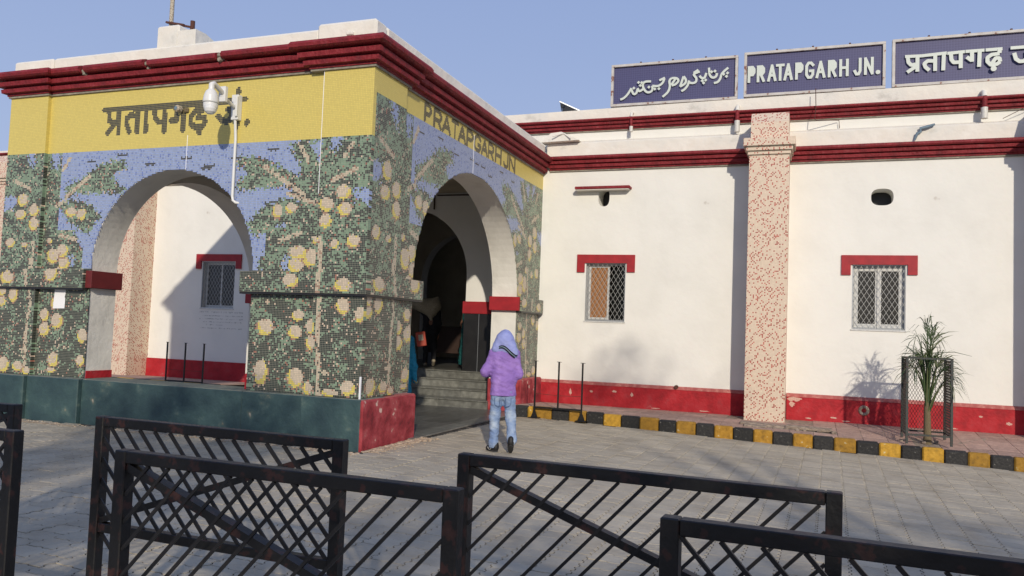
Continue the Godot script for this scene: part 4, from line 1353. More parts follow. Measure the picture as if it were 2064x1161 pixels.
	for q in [[1.9, 0.04, 6.08], [4.13, 0.055, 5.96], [8.64, 0.06, 5.99]]:
		st = begin()
		tube(st, [Vector3(q[0], q[2], -7.66), Vector3(q[0], 6.2, -7.66)], q[1], 12)
		var rp := obj("rain_pipe", st, M.pipe, s)
		st = begin()
		tube(st, [Vector3(q[0], 6.2, -7.66), Vector3(q[0], 6.4, -7.64)], q[1] * 0.8, 12)
		obj("red_painted_length", st, M.cornice, rp)
		st = begin()
		tube(st, [Vector3(q[0], 6.4, -7.64), Vector3(q[0], 6.49, -7.68), Vector3(q[0], 6.53, -7.78), Vector3(q[0], 6.54, -7.9)], q[1] * 0.8, 12)
		obj("bend", st, M.parapet, rp)
	# crumpled wad of polythene and a wire on the lower parapet
	st = begin()
	tube(st, [Vector3(7.45, 5.62, WALL + 0.0), Vector3(7.5, 5.75, WALL + 0.03), Vector3(7.56, 5.78, WALL + 0.02), Vector3(7.55, 5.84, WALL + 0.03), Vector3(7.68, 5.87, WALL + 0.02), Vector3(7.8, 5.91, WALL + 0.03)], [0.02, 0.03, 0.025, 0.03, 0.035, 0.02], 6)
	obj("torn_polythene", st, M.solar_blue, s)
	st = begin()
	tube(st, [Vector3(5.65, 6.75, -7.58), Vector3(5.66, 6.4, -7.56), Vector3(5.64, 6.12, -7.56), Vector3(5.66, 6.1, -7.56), Vector3(6.1, 6.13, -7.78), Vector3(6.11, 5.97, -7.8)], 0.008, 5)
	obj("loose_wire", st, M.rust, s)
	st = begin()
	tube(st, [Vector3(8.95, 5.98, -7.7), Vector3(9.6, 6.3, -7.56)], 0.006, 5)
	obj("loose_wire", st, M.rust, s)
	st = begin()
	tube(st, [Vector3(0.2, 6.0, -7.4), Vector3(0.42, 6.08, -7.5), Vector3(0.6, 5.95, -7.45)], 0.015, 5)
	prism(st, PackedVector2Array([Vector2(-0.12, 5.9), Vector2(0.75, 5.92), Vector2(0.35, 6.12), Vector2(0.1, 6.1)]), Vector3(0.02, 0, -7.5), Vector3.RIGHT, Vector3.UP, 0.3)
	obj("weathered_fillet", st, M.parapet, s)
	# faded notice lettering under the left window
	st = begin()
	quad(st, Vector3(-9.47, 1.38, WALL + 0.003), Vector3(-8.05, 1.38, WALL + 0.003), Vector3(-8.05, 1.9, WALL + 0.003), Vector3(-9.47, 1.9, WALL + 0.003))
	var arr := st.commit_to_arrays()
	var uv := PackedVector2Array()
	for v in arr[Mesh.ARRAY_VERTEX]:
		uv.append(Vector2((v.x + 9.47) / 1.42, (1.9 - v.y) / 0.52))
	arr[Mesh.ARRAY_TEX_UV] = uv
	var am := ArrayMesh.new()
	am.add_surface_from_arrays(Mesh.PRIMITIVE_TRIANGLES, arr)
	inst("faded_lettering", am, M.faint, s)


func make_pilaster(s: Node3D, x0: float, x1: float) -> void:
	var p := Node3D.new()
	p.name = "pilaster"
	s.add_child(p, true)
	uvm = 3
	var f := -6.92
	var st := begin()
	box(st, Vector3(x0, -0.3, WALL - 0.1), Vector3(x1, 5.3, f))
	obj("shaft", st, M.pink, p)
	var k := 0
	for q in [[5.3, 5.36, 0.03], [5.375, 5.445, 0.065], [5.46, 5.62, 0.11]]:
		st = begin()
		cbox(st, Vector3(x0 - q[2], q[0], WALL - 0.1), Vector3(x1 + q[2], q[1], f + q[2]), 0.006)
		obj("capital_moulding", st, M.pink, p)
		st = begin()
		box(st, Vector3(x0 - q[2] + 0.025, q[0] - 0.0155, WALL - 0.1), Vector3(x1 + q[2] - 0.025, q[0] - 0.0005, f + q[2] - 0.025))
		obj("capital_joint", st, M.ledge_grey, p)
		k += 1
	st = begin()
	prism(st, PackedVector2Array([Vector2(0.3, 5.621), Vector2(-0.715, 5.621), Vector2(-0.7, 5.95), Vector2(-0.55, 6.165), Vector2(0.3, 6.165)]), Vector3(x1 - 0.02, 0, WALL), Vector3.FORWARD, Vector3.UP, x1 - x0 - 0.04)
	obj("pilaster_head", st, M.pink, p)
	uvm = 0


func make_hall(s: Node3D) -> void:
	var hl := Node3D.new()
	hl.name = "entrance_hall"
	s.add_child(hl, true)
	var st := begin()
	box(st, Vector3(-7.0, 0.4, -15.0), Vector3(0.0, 0.7, WALL - 0.04))
	obj("hall_floor", st, M.stone_tile[0], hl)
	st = begin()
	box(st, Vector3(-7.2, 0.4, -15.0), Vector3(-7.0, 5.2, WALL - 0.46))
	box(st, Vector3(0.0, 0.4, -15.0), Vector3(0.2, 5.2, WALL - 0.46))
	box(st, Vector3(-7.2, 5.0, -15.0), Vector3(0.2, 5.2, WALL - 0.46))
	box(st, Vector3(-7.2, 0.4, -15.2), Vector3(-4.4, 5.2, -15.0))
	box(st, Vector3(-1.0, 0.4, -15.2), Vector3(0.2, 5.2, -15.0))
	obj("hall_walls", st, M.hall, hl)
	st = begin()
	var p := PackedVector2Array([Vector2(-0.01, 0.7), Vector2(-0.01, 5.0), Vector2(-6.99, 5.0), Vector2(-6.99, 0.7), Vector2(-5.4, 0.7)])
	var a := arc(-4.0, 3.1, 1.4, 1.4, 32)
	for i in range(a.size() - 1, -1, -1):
		p.append(a[i])
	p.append(Vector2(-2.6, 0.7))
	prism(st, p, Vector3(0, 0, -12.4), Vector3.RIGHT, Vector3.UP, 0.4)
	obj("inner_arch_wall", st, M.hall, hl)


func ribbon(st: SurfaceTool, line: PackedVector2Array, half: float, z: float, depth: float, join := Geometry2D.JOIN_ROUND, end := Geometry2D.END_BUTT) -> void:
	for p in Geometry2D.offset_polyline(line, half, join, end):
		if area(p) > 0.0 and Geometry2D.triangulate_polygon(p).size() > 0:
			prism(st, p, Vector3(0, 0, z), Vector3.RIGHT, Vector3.UP, depth)


func make_sign(called: String, label: String, x0: float, x1: float, y0: float, y1: float) -> Node3D:
	var z := -7.84
	var s := thing(called, label, "sign")
	var st := begin()
	box(st, Vector3(x0 + 0.03, y0 + 0.03, z - 0.05), Vector3(x1 - 0.03, y1 - 0.03, z))
	obj("blue_panel", st, M.sign_panel, s)
	st = begin()
	var f := 0.055
	for q in [[x0, y0, x1, y0 + f], [x0, y1 - f, x1, y1], [x0, y0 + f, x0 + f, y1 - f], [x1 - f, y0 + f, x1, y1 - f]]:
		cbox(st, Vector3(q[0], q[1], z - 0.07), Vector3(q[2], q[3], z + 0.05), 0.004)
	obj("frame", st, M.sign_frame, s)
	st = begin()
	for x in [x0 + 0.3, (x0 + x1) / 2, x1 - 0.3]:
		bar(st, Vector3(x, 6.5, z - 0.1), Vector3(x, y1 - 0.05, z - 0.1), 0.05, 0.05)
		bar(st, Vector3(x, y1 - 0.1, z - 0.12), Vector3(x, 6.2, z - 0.9), 0.04, 0.04, Vector3.RIGHT)
	obj("support_post", st, M.rust, s)
	st = begin()
	for x in [x0 + 0.65, x0 + 1.35, x0 + 2.05]:
		cbox(st, Vector3(x - 0.02, y1 - 0.01, z - 0.02), Vector3(x + 0.02, y1 + 0.035, z + 0.03), 0.006)
	obj("clamp", st, M.rust, s)
	return s


func make_signs() -> void:
	var urdu := make_sign("station_sign", "blue roof sign with slanting white Urdu lettering, leftmost of the three", 1.39, 4.11, 6.7, 7.64)
	var k := 0
	for q in urdu_sign:
		var l := pairs(q)
		var st := begin()
		var dot := l.size() == 2 and l[0].distance_to(l[1]) < 0.03
		if dot:
			var c := l[0]
			prism(st, PackedVector2Array([c + Vector2(0.036, 0), c + Vector2(0, 0.036), c - Vector2(0.036, 0), c - Vector2(0, 0.036)]), Vector3(0, 0, -7.79 + k * 0.0006), Vector3.RIGHT, Vector3.UP, 0.03)
		else:
			var smooth := PackedVector2Array()
			var cv := Curve2D.new()
			for i in l.size():
				var tan: Vector2 = (l[min(i + 1, l.size() - 1)] - l[max(i - 1, 0)]) / 5.5
				cv.add_point(l[i], -tan, tan)
			cv.bake_interval = 0.02
			smooth = cv.get_baked_points()
			ribbon(st, smooth, 0.024, -7.81 + k * 0.0006, 0.02, Geometry2D.JOIN_ROUND, Geometry2D.END_ROUND)
		obj("letter_stroke", st, M.letter, urdu)
		k += 1
	var eng := make_sign("station_sign", "blue roof sign reading PRATAPGARH JN. in bold white capitals", 4.235, 6.945, 6.73, 7.68)
	var names := "PRATAPGARHJN."
	var xs := [0.075, 0.257, 0.468, 0.637, 0.787, 1.014, 1.208, 1.408, 1.64, 1.854, 2.12, 2.314, 2.526]
	var ws := [0.155, 0.165, 0.184, 0.17, 0.184, 0.16, 0.175, 0.19, 0.168, 0.178, 0.15, 0.178, 0.09]
	for i in names.length():
		var sd := begin()
		var left: float = 4.235 + xs[i]
		if names[i] == ".":
			var c := PackedVector2Array()
			for a in 20:
				c.append(Vector2(cos(a * TAU / 20), sin(a * TAU / 20)) * 0.043 + Vector2(left + 0.045, 7.07))
			prism(sd, c, Vector3(0, 0, -7.805), Vector3.RIGHT, Vector3.UP, 0.03)
		else:
			var n := 0
			for g in GLYPHS[names[i]]:
				var h := 0.027
				var l := PackedVector2Array()
				for q in range(0, g.size(), 2):
					l.append(Vector2(lerpf(left + h, left + ws[i] - h, g[q]), lerpf(7.03 + h, 7.385 - h, g[q + 1])))
				ribbon(sd, l, h, -7.805 + n * 0.0008, 0.022, Geometry2D.JOIN_MITER, Geometry2D.END_SQUARE)
				n += 1
		obj("letter", sd, M.letter, eng)
	var hin := make_sign("station_sign", "blue roof sign with bold white Hindi lettering, cut by the photo's right edge", 7.06, 9.75, 6.74, 7.7)
	k = 0
	for q in hindi_sign:
		var l := pairs(q)
		var st := begin()
		if l.size() == 2 and l[0].distance_to(l[1]) < 0.03:
			var c := PackedVector2Array()
			for a in 20:
				c.append(Vector2(cos(a * TAU / 20), sin(a * TAU / 20)) * 0.05 + l[0])
			prism(st, c, Vector3(0, 0, -7.78 + k * 0.0006), Vector3.RIGHT, Vector3.UP, 0.03)
		else:
			ribbon(st, l, 0.03 if absf(l[0].y - 7.34) < 0.02 and absf(l[1].y - 7.34) < 0.02 else 0.034, -7.8 + k * 0.0006, 0.025)
		obj("letter_stroke", st, M.letter, hin)
		k += 1


# ---------- smaller things ----------
func make_cctv() -> void:
	var c := thing("security_camera", "white dome security camera on a bracket over the yellow band, with its cable pipe", "security camera", Vector3(-2.28, 0, 0))
	var st := begin()
	cbox(st, Vector3(-0.06, 4.56, -0.06), Vector3(0.06, 4.93, 0.03), 0.006)
	cbox(st, Vector3(0.03, 4.6, 0.031), Vector3(0.065, 4.9, 0.06), 0.006)
	obj("junction_box", st, M.cctv, c)
	st = begin()
	tube(st, [Vector3(0, 4.74, 0.03), Vector3(0.01, 4.79, 0.2), Vector3(0.03, 4.83, 0.36)], 0.028, 10)
	obj("arm", st, M.cctv, c)
	st = begin()
	cbox(st, Vector3(-0.02, 4.73, 0.3), Vector3(0.1, 4.95, 0.36), 0.006)
	obj("mounting_plate", st, M.cctv, c)
	st = begin()
	tube(st, [Vector3(0.05, 4.86, 0.36), Vector3(0.06, 4.9, 0.48), Vector3(0.07, 4.92, 0.56), Vector3(0.07, 4.9, 0.6), Vector3(0.07, 4.83, 0.6)], [0.035, 0.035, 0.04, 0.04, 0.04], 12)
	obj("gooseneck", st, M.cctv, c)
	st = begin()
	lathe(st, [Vector2(0.0991, 4.6376), Vector2(0.1058, 4.6502), Vector2(0.1058, 4.6712), Vector2(0.0966, 4.7384), Vector2(0.0756, 4.7972), Vector2(0.0420, 4.8308), Vector2(0.0000, 4.8350)], Vector3(0.07, 0, 0.6), 28)
	obj("housing", st, M.cctv, c)
	st = begin()
	lathe(st, [Vector2(0.0000, 4.4948), Vector2(0.0504, 4.5032), Vector2(0.0823, 4.5368), Vector2(0.0966, 4.5788), Vector2(0.0983, 4.6250), Vector2(0.0983, 4.6376)], Vector3(0.07, 0, 0.6), 28)
	obj("dome", st, M.cctv, c)
	st = begin()
	lathe(st, [Vector2(0.0000, 4.4696), Vector2(0.0420, 4.4763), Vector2(0.0714, 4.5032), Vector2(0.0815, 4.5452), Vector2(0.0714, 4.5872), Vector2(0.0420, 4.6124)], Vector3(0.1, 0, 0.635), 24)
	obj("lens_cover", st, M.cctv, c)
	st = begin()
	lathe(st, [Vector2(0.1000, 4.6326), Vector2(0.1025, 4.6376), Vector2(0.1000, 4.6426)], Vector3(0.07, 0, 0.6), 28)
	obj("seam", st, M.cctv_grey, c)
	st = begin()
	tube(st, [Vector3(0.0, 4.56, 0.0), Vector3(0.0, 4.3, -0.03), Vector3(0.0, 3.45, -0.03), Vector3(0.015, 3.39, -0.03), Vector3(0.05, 3.36, -0.04), Vector3(0.1, 3.355, -0.09)], 0.021, 10)
	obj("cable_pipe", st, M.cctv, c)
	var l := thing("wall_spotlight", "small round lamp fitting on the yellow band among the Hindi letters", "lamp", Vector3(-3.33, 4.79, -0.06))
	st = begin()
	lathe(st, [Vector2(0.0, 0.12), Vector2(0.03, 0.12), Vector2(0.05, 0.1), Vector2(0.055, 0.04), Vector2(0.04, 0.0)], Vector3.ZERO, 16)
	obj("shade", st, M.pole, l).rotation.x = PI / 2
	st = begin()
	lathe(st, [Vector2(0.0, 0.126), Vector2(0.028, 0.124)], Vector3.ZERO, 12)
	obj("bulb", st, M.solar_blue, l).rotation.x = PI / 2
	st = begin()
	cbox(st, Vector3(0.07, -0.05, 0.0), Vector3(0.15, 0.02, 0.035), 0.012)
	obj("bracket", st, M.trunk, l)


func make_roof_things() -> void:
	var p := thing("roof_mast", "weathered roof mast of flaking pipe on the white parapet block", "mast", Vector3(-4.06, 6.1, -0.5))
	var st := begin()
	tube(st, [Vector3(0, 0, 0), Vector3(0.0, 2.4, 0)], 0.034, 12)
	obj("pole", st, M.pole, p)
	st = begin()
	bar(st, Vector3(-0.06, 0.27, 0.04), Vector3(0.32, 0.18, 0.06), 0.03, 0.035)
	bar(st, Vector3(0.0, 0.27, -0.04), Vector3(0.36, 0.2, -0.12), 0.03, 0.03)
	obj("clamp", st, M.rust, p)
	st = begin()
	cbox(st, Vector3(-0.14, 0.025, -0.1), Vector3(0.12, 0.05, 0.12), 0.004)
	obj("base_plate", st, M.rust, p)
	st = begin()
	tube(st, [Vector3(0.08, 0.05, 0.02), Vector3(0.14, 0.03, 0.1), Vector3(0.22, 0.02, 0.12), Vector3(0.3, 0.0, 0.1)], 0.006, 5)
	tube(st, [Vector3(0.3, 0.12, 0.0), Vector3(0.34, 0.0, 0.0)], 0.005, 5)
	obj("loose_wire", st, M.rust, p)
	st = begin()
	tube(st, [Vector3(-3.58, 5.98, -0.45), Vector3(-3.58, 6.33, -0.45)], 0.036, 12)
	tag(obj("pipe_stub", st, M.rust), "short rusty pipe end standing on the roof block beside the mast", "pipe")
	var s := thing("solar_panel", "tilted dark panel with a pale frame lying behind the parapet, left of the signs", "panel", Vector3(0.1, 6.6, -8.7))
	st = begin()
	var xf := Transform3D(Basis(Vector3.UP, 0.25) * Basis(Vector3.BACK, -0.42), Vector3(0.15, 0.32, 0))
	cbox(st, Vector3(-0.3, -0.02, -0.35), Vector3(0.32, 0.0, 0.35), 0.004, xf)
	obj("glass", st, M.solar, s)
	st = begin()
	cbox(st, Vector3(-0.32, 0.001, -0.37), Vector3(0.34, 0.03, -0.33), 0.004, xf)
	cbox(st, Vector3(-0.32, -0.02, 0.33), Vector3(0.34, 0.01, 0.37), 0.004, xf)
	obj("frame", st, M.alu, s)
	st = begin()
	bar(st, Vector3(-0.1, -0.4, 0), Vector3(-0.1, 0.4, 0), 0.03, 0.03)
	bar(st, Vector3(0.4, -0.4, 0), Vector3(0.4, 0.18, 0), 0.03, 0.03)
	obj("stand", st, M.alu, s)
	st = begin()
	prism(st, PackedVector2Array([Vector2(0, 0), Vector2(0.245, 0.008), Vector2(0.25, 0.16), Vector2(0.235, 0.19), Vector2(0.25, 0.24), Vector2(0.25, 0.3), Vector2(0.02, 0.305)]), Vector3(-5.665, 1.74, -0.056), Vector3.RIGHT, Vector3.UP, 0.0015)
	tag(obj("paper_notice", st, M.paper), "white torn paper notice stuck on the left mosaic pier below the belt", "notice")


func make_rack(label: String, at: Vector3, step: float, turn := 0.0) -> void:
	var k := thing("iron_stand", label, "stand", at, turn, "three-post iron stands on either side of the porch")
	for i in 3:
		var x := i * step
		var st := begin()
		box(st, Vector3(x - 0.014, 0.0 if i != 1 else 0.2, -0.014), Vector3(x + 0.014, 1.1, 0.014))
		var o := obj("post", st, M.black_paint, k)
		st = begin()
		tube(st, [Vector3(x - 0.045, 1.1, 0), Vector3(x + 0.05, 1.098, 0)], 0.005, 5)
		obj("pin", st, M.black_paint, o)
		if i != 1:
			st = begin()
			cbox(st, Vector3(x - 0.1, 0.0, -0.09), Vector3(x + 0.1, 0.02, 0.09), 0.005)
			prism(st, PackedVector2Array([Vector2(-0.065, 0.02), Vector2(0.065, 0.02), Vector2(0.02, 0.14), Vector2(-0.02, 0.14)]), Vector3(x, 0, 0.018), Vector3.RIGHT, Vector3.UP, 0.036)
			obj("foot", st, M.black_paint, k)
	var st := begin()
	box(st, Vector3(0.0145, 0.2, -0.012), Vector3(step * 2 - 0.0145, 0.23, 0.012))
	obj("bottom_rail", st, M.black_paint, k)
	st = begin()
	tube(st, [Vector3(0, 0.48, 0.016), Vector3(step, 0.46, 0.016), Vector3(step * 2, 0.47, 0.016)], 0.004, 4)
	obj("wire", st, M.rust, k)


func make_railing(label: String, x0: float, x1: float, z: float, skew: float, rising: bool, bar_w: float, bar_t: float, pitch: float) -> void:
	# a welded panel: two posts, top and bottom rail, a diagonal brace and slanting bars
	var w := x1 - x0
	var f := thing("iron_railing", label, "railing", Vector3(x0, 0.0, z), -skew, "black iron queue railings in the foreground")
	var top := 1.15
	var bot := 0.61
	var p := 0.053
	for x in [0.0, w]:
		var st := begin()
		cbox(st, Vector3(x - p / 2, -0.25, -p / 2), Vector3(x + p / 2, top, p / 2), 0.004)
		obj("post", st, M.iron, f)
	var st := begin()
	cbox(st, Vector3(p / 2 + 0.001, top - 0.046, -0.023), Vector3(w - p / 2 - 0.001, top - 0.001, 0.025), 0.003)
	obj("top_rail", st, M.iron, f)
	st = begin()
	cbox(st, Vector3(p / 2 + 0.001, bot - 0.025, -0.022), Vector3(w - p / 2 - 0.001, bot + 0.02, 0.022), 0.003)
	obj("bottom_rail", st, M.iron, f)
	var a := Vector3(p / 2, top - 0.06, 0.0)
	var b := Vector3(w - p / 2, bot + 0.03, 0.0)
	if rising:
		a = Vector3(p / 2, bot + 0.03, 0.0)
		b = Vector3(w - p / 2, top - 0.06, 0.0)
	st = begin()
	bar(st, a + Vector3(0, 0, -0.004), b + Vector3(0, 0, -0.004), 0.03, 0.042)
	obj("brace", st, M.iron, f)
	# slanting bars, opposite to the brace, clipped to the frame
	var h := top - bot - 0.066
	var y0 := bot + 0.018
	var run := h / tan(deg_to_rad(47.0))
	var s := 1.0 if not rising else -1.0
	var x := -run + 0.04 if s > 0 else 0.04
	while x < (w if s > 0 else w + run):
		var q0 := Vector2(x, y0)
		var q1 := Vector2(x + s * run, y0 + h)
		var lo := p / 2
		var hi := w - p / 2
		var t0 := 0.0
		var t1 := 1.0
		if s > 0:
			t0 = maxf(0.0, (lo - x) / run)
			t1 = minf(1.0, (hi - x) / run)
		else:
			t0 = maxf(0.0, (x - hi) / run)
			t1 = minf(1.0, (x - lo) / run)
		if t1 - t0 > 0.06:
			var c0 := q0.lerp(q1, t0)
			var c1 := q0.lerp(q1, t1)
			var sb := begin()
			bar(sb, Vector3(c0.x, c0.y, 0.014), Vector3(c1.x, c1.y, 0.014), bar_w, bar_t)
			obj("slanting_bar", sb, M.iron_bar, f)
		x += pitch
	if rising:
		st = begin()
		bar(st, Vector3(0.03, bot - 0.03, 0), Vector3(0.55, 0.05, 0.0), 0.014, 0.012)
		obj("stay_bar", st, M.iron_bar, f)


func make_railings() -> void:
	make_railing("back row railing with broad slanting bars, standing before the teal plinth", 2.262, 3.655, 6.29, 0.02, true, 0.018, 0.007, 0.094)
	make_railing("back row railing in the middle with a brace falling from its rusty top left corner", 4.275, 5.66, 6.37, 0.05, false, 0.012, 0.012, 0.1)
	make_railing("front row railing with rust patches along its top rail, overlapping the railing behind", 3.155, 4.525, 7.02, 0.02, false, 0.011, 0.011, 0.094)
	make_railing("front row railing at the bottom right corner with bars leaning left", 5.215, 6.6, 7.1, 0.05, true, 0.012, 0.012, 0.108)
	make_railing("back row railing cut by the left edge, its end post peeping over the nearer one", 0.12, 1.5, 6.17, 0.0, true, 0.018, 0.007, 0.094)
	make_railing("front row railing at the left edge of which only the dark end post shows", 1.02, 2.4, 6.88, 0.0, false, 0.012, 0.012, 0.094)


func make_palm() -> void:
	var r := RandomNumberGenerator.new()
	r.seed = 12
	var base := Vector3(7.5, 0.0, -6.0)
	var c := thing("tree_guard", "open iron tree guard with expanded metal sides around the young palm", "tree guard", base)
	var x0 := -0.335
	var x1 := 0.335
	var za := 0.31
	var zb := -0.4
	var h := 1.47
	for q in [[x0, za], [x1, za], [x0, zb], [x1, zb]]:
		var st := begin()
		cbox(st, Vector3(q[0] - 0.02, 0.02 if q[1] > 0 else 0.05, q[1] - 0.02), Vector3(q[0] + 0.02, h, q[1] + 0.02), 0.003)
		obj("post", st, M.cage, c)
	for y in [0.19, h]:
		for q in [[x0 + 0.021, za, x1 - 0.021, za], [x0 + 0.021, zb, x1 - 0.021, zb], [x0, zb + 0.021, x0, za - 0.021], [x1, zb + 0.021, x1, za - 0.021]]:
			var st := begin()
			bar(st, Vector3(q[0], y - 0.016, q[1]), Vector3(q[2], y - 0.016, q[3]), 0.03, 0.03, Vector3.UP)
			obj("rail", st, M.cage, c)
	# expanded metal on both sides and the back
	for side in 4:
		var st := begin()
		var n := 26
		var len := (za - zb) if side < 2 else (x1 - x0)
		var at := func(u, y):
			match side:
				0: return Vector3(x0 + 0.012, y, zb + u)
				1: return Vector3(x1 - 0.012, y, zb + u)
				2: return Vector3(x0 + u, y, zb + 0.012)
			return Vector3(x0 + u, y, za - 0.012)
		var y0 := 0.2
		var y1 := h - 0.04
		if side == 3:
			continue
		var pitch := 0.05
		for s in [1.0, -1.0]:
			var k := -60
			while k < 90:
				var ua := k * pitch
				var slope := 0.55
				var ta := 0.0
				var tb := y1 - y0
				if s > 0:
					ta = maxf(ta, (0.0 - ua) / slope)
					tb = minf(tb, (len - ua) / slope)
				else:
					ta = maxf(ta, (ua - len) / slope)
					tb = minf(tb, ua / slope)
				if tb - ta > 0.03:
					bar(st, at.call(ua + s * slope * ta, y0 + ta), at.call(ua + s * slope * tb, y0 + tb), 0.006, 0.004, Vector3.RIGHT if side < 2 else Vector3.BACK)
				k += 1
		obj("expanded_metal_panel", st, M.cage_side, c)
	var p := thing("young_palm", "young palm with drooping narrow leaflets growing inside the iron guard", "palm", base + Vector3(0.02, 0.02, -0.02))
	var st := begin()
	tube(st, [Vector3(0, -0.05, 0), Vector3(0.0, 0.1, 0), Vector3(-0.005, 0.4, 0), Vector3(-0.01, 0.6, 0), Vector3(-0.01, 0.72, 0)], [0.075, 0.062, 0.055, 0.05, 0.03], 12)
	obj("trunk", st, M.trunk, p)
	var spread := []
	for i in 15:
		var an := i * 2.4 + 0.4
		var reach := r.randf_range(0.16, 0.5)
		spread.append([cos(an) * reach, sin(an) * reach * 0.8, lerpf(1.75, 1.2, reach / 0.5) + r.randf_range(-0.12, 0.12), reach])
	spread.append_array([[-0.03, 0.05, 2.02, 0.1], [0.06, 0.02, 1.98, 0.12], [0.12, -0.05, 1.86, 0.2], [-0.2, 0.05, 1.88, 0.25]])
	for i in spread.size():
		var q: Array = spread[i]
		var a := Vector3(r.randf_range(-0.025, 0.025), r.randf_range(0.45, 0.6), r.randf_range(-0.025, 0.025))
		var tip := Vector3(q[0], q[2] - q[3] * 0.35, q[1])
		var top := Vector3(q[0] * 0.55, q[2] + q[3] * 0.25, q[1] * 0.55)
		var pts := []
		for k in 15:
			var t := k / 14.0
			pts.append(a * (1 - t) * (1 - t) + top * 2.0 * t * (1 - t) + tip * t * t)
		var rad := []
		for k in 15:
			rad.append(lerpf(0.018, 0.003, k / 14.0))
		st = begin()
		tube(st, pts, rad, 5)
		for k in range(7, 15):
			for half in (2 if i % 2 else 1):
				for s in [-1.0, 1.0]:
					var m: Vector3 = pts[k].lerp(pts[min(k + 1, 14)], half * 0.5)
					var d: Vector3 = (pts[min(k + 1, 14)] - pts[k - 1]).normalized()
					var out: Vector3 = d.cross(Vector3(0.1, 1, 0.2)).normalized() * s
					var len: float = r.randf_range(0.2, 0.42)
					var dir: Vector3 = (d * r.randf_range(0.6, 1.2) + out * r.randf_range(0.3, 0.7) + Vector3(0, r.randf_range(-0.3, 0.25), 0)).normalized()
					var mid: Vector3 = m + dir * len * 0.55 + Vector3(0, 0.01, 0)
					var end: Vector3 = m + dir * len + Vector3(0, -len * r.randf_range(0.1, 0.6), 0)
					var wv: Vector3 = d.cross(dir).normalized().cross(dir).normalized() * r.randf_range(0.005, 0.009)
					tri(st, m - wv * 0.5, mid - wv, m + wv * 0.5)
					tri(st, m + wv * 0.5, mid - wv, mid + wv)
					tri(st, mid - wv, end, mid + wv)
		obj("frond", st, M.fronds[i % 3], p)
	for q in [[Vector3(-0.55, 1.25, 0.1)], [Vector3(0.62, 1.5, 0.25)], [Vector3(-0.5, 1.4, 0.25)], [Vector3(0.2, 2.0, 0.12)]]:
		st = begin()
		tube(st, [Vector3(0, 1.2, 0), Vector3(0, 1.38, 0) + q[0] * 0.1, Vector3(q[0].x * 0.6, q[0].y + 0.06, q[0].z * 0.6), q[0]], [0.006, 0.007, 0.006, 0.002], 5)
		obj("leaf_spear", st, M.fronds[0], p)


func make_shade_trees() -> void:
	# the trees behind the photographer whose crowns shade the forecourt
	var r := RandomNumberGenerator.new()
	r.seed = 31
	var leaf := SurfaceTool.new()
	leaf.begin(Mesh.PRIMITIVE_TRIANGLES)
	quad(leaf, Vector3(-0.5, 0, 0), Vector3(0, -0.08, 0.3), Vector3(0.6, 0.02, 0), Vector3(0, -0.08, -0.3))
	var lm := leaf.commit()
	var k := 0
	for q in shade_trees:
		var t := thing("shade_tree", "leafy tree behind the photographer that shades the forecourt", "tree", Vector3(q[0], ground_y(q[0]), q[1]), 0.0, "trees standing behind the forecourt")
		var h: float = q[2]
		var w: float = q[3]
		var st := begin()
		tube(st, [Vector3(0, -0.2, 0), Vector3(0.05, 1.0, 0), Vector3(-0.05, h * 0.45, 0.1), Vector3(0.1, h * 0.7, 0)], [0.24, 0.18, 0.14, 0.07], 10)
		for b in 6:
			var a := b * 1.05
			tube(st, [Vector3(0, h * 0.38 + b * 0.12, 0), Vector3(cos(a) * w * 0.35, h * 0.6, sin(a) * w * 0.35), Vector3(cos(a) * w * 0.7, h * 0.72, sin(a) * w * 0.7)], [0.09, 0.06, 0.025], 6)
		obj("trunk", st, M.trunk, t)
		var blobs := []
		for b in 34:
			var a := r.randf() * TAU
			var e := sqrt(r.randf())
			blobs.append([Vector3(cos(a) * w * e, h * (q[5] + r.randf() * (1.0 - q[5]) * (1.0 - 0.45 * e * e)), sin(a) * w * e), r.randf_range(0.4, 0.85)])
		var mm := MultiMesh.new()
		mm.transform_format = MultiMesh.TRANSFORM_3D
		mm.mesh = lm
		var n := int(q[4])
		mm.instance_count = n
		for i in n:
			var b: Array = blobs[r.randi() % blobs.size()]
			var v = Vector3(r.randfn(), r.randfn() * 0.75, r.randfn()) * b[1] * 0.5
			var s := r.randf_range(0.13, 0.26)
			mm.set_instance_transform(i, Transform3D(Basis.from_euler(Vector3(r.randf_range(-0.9, 0.9), r.randf() * TAU, r.randf_range(-0.9, 0.9))).scaled(Vector3(s, s, s)), b[0] + v))
		var mi := MultiMeshInstance3D.new()
		mi.name = "crown"
		mi.multimesh = mm
		mi.material_override = M.tree_leaf
		mi.set_meta("kind", "stuff")
		t.add_child(mi)
		k += 1


# x, z, height, crown radius, leaves, where the crown starts
var shade_trees := [[4.2, 14.5, 8.4, 2.6, 3600, 0.22], [8.9, 14.6, 7.0, 3.0, 4600, 0.22], [13.6, 14.5, 7.4, 3.0, 4600, 0.22], [-2.0, 15.0, 6.3, 2.8, 3000, 0.22], [19.3, 14.0, 7.6, 2.8, 4000, 0.22], [12.5, 14.8, 11.9, 1.5, 330, 0.82]]


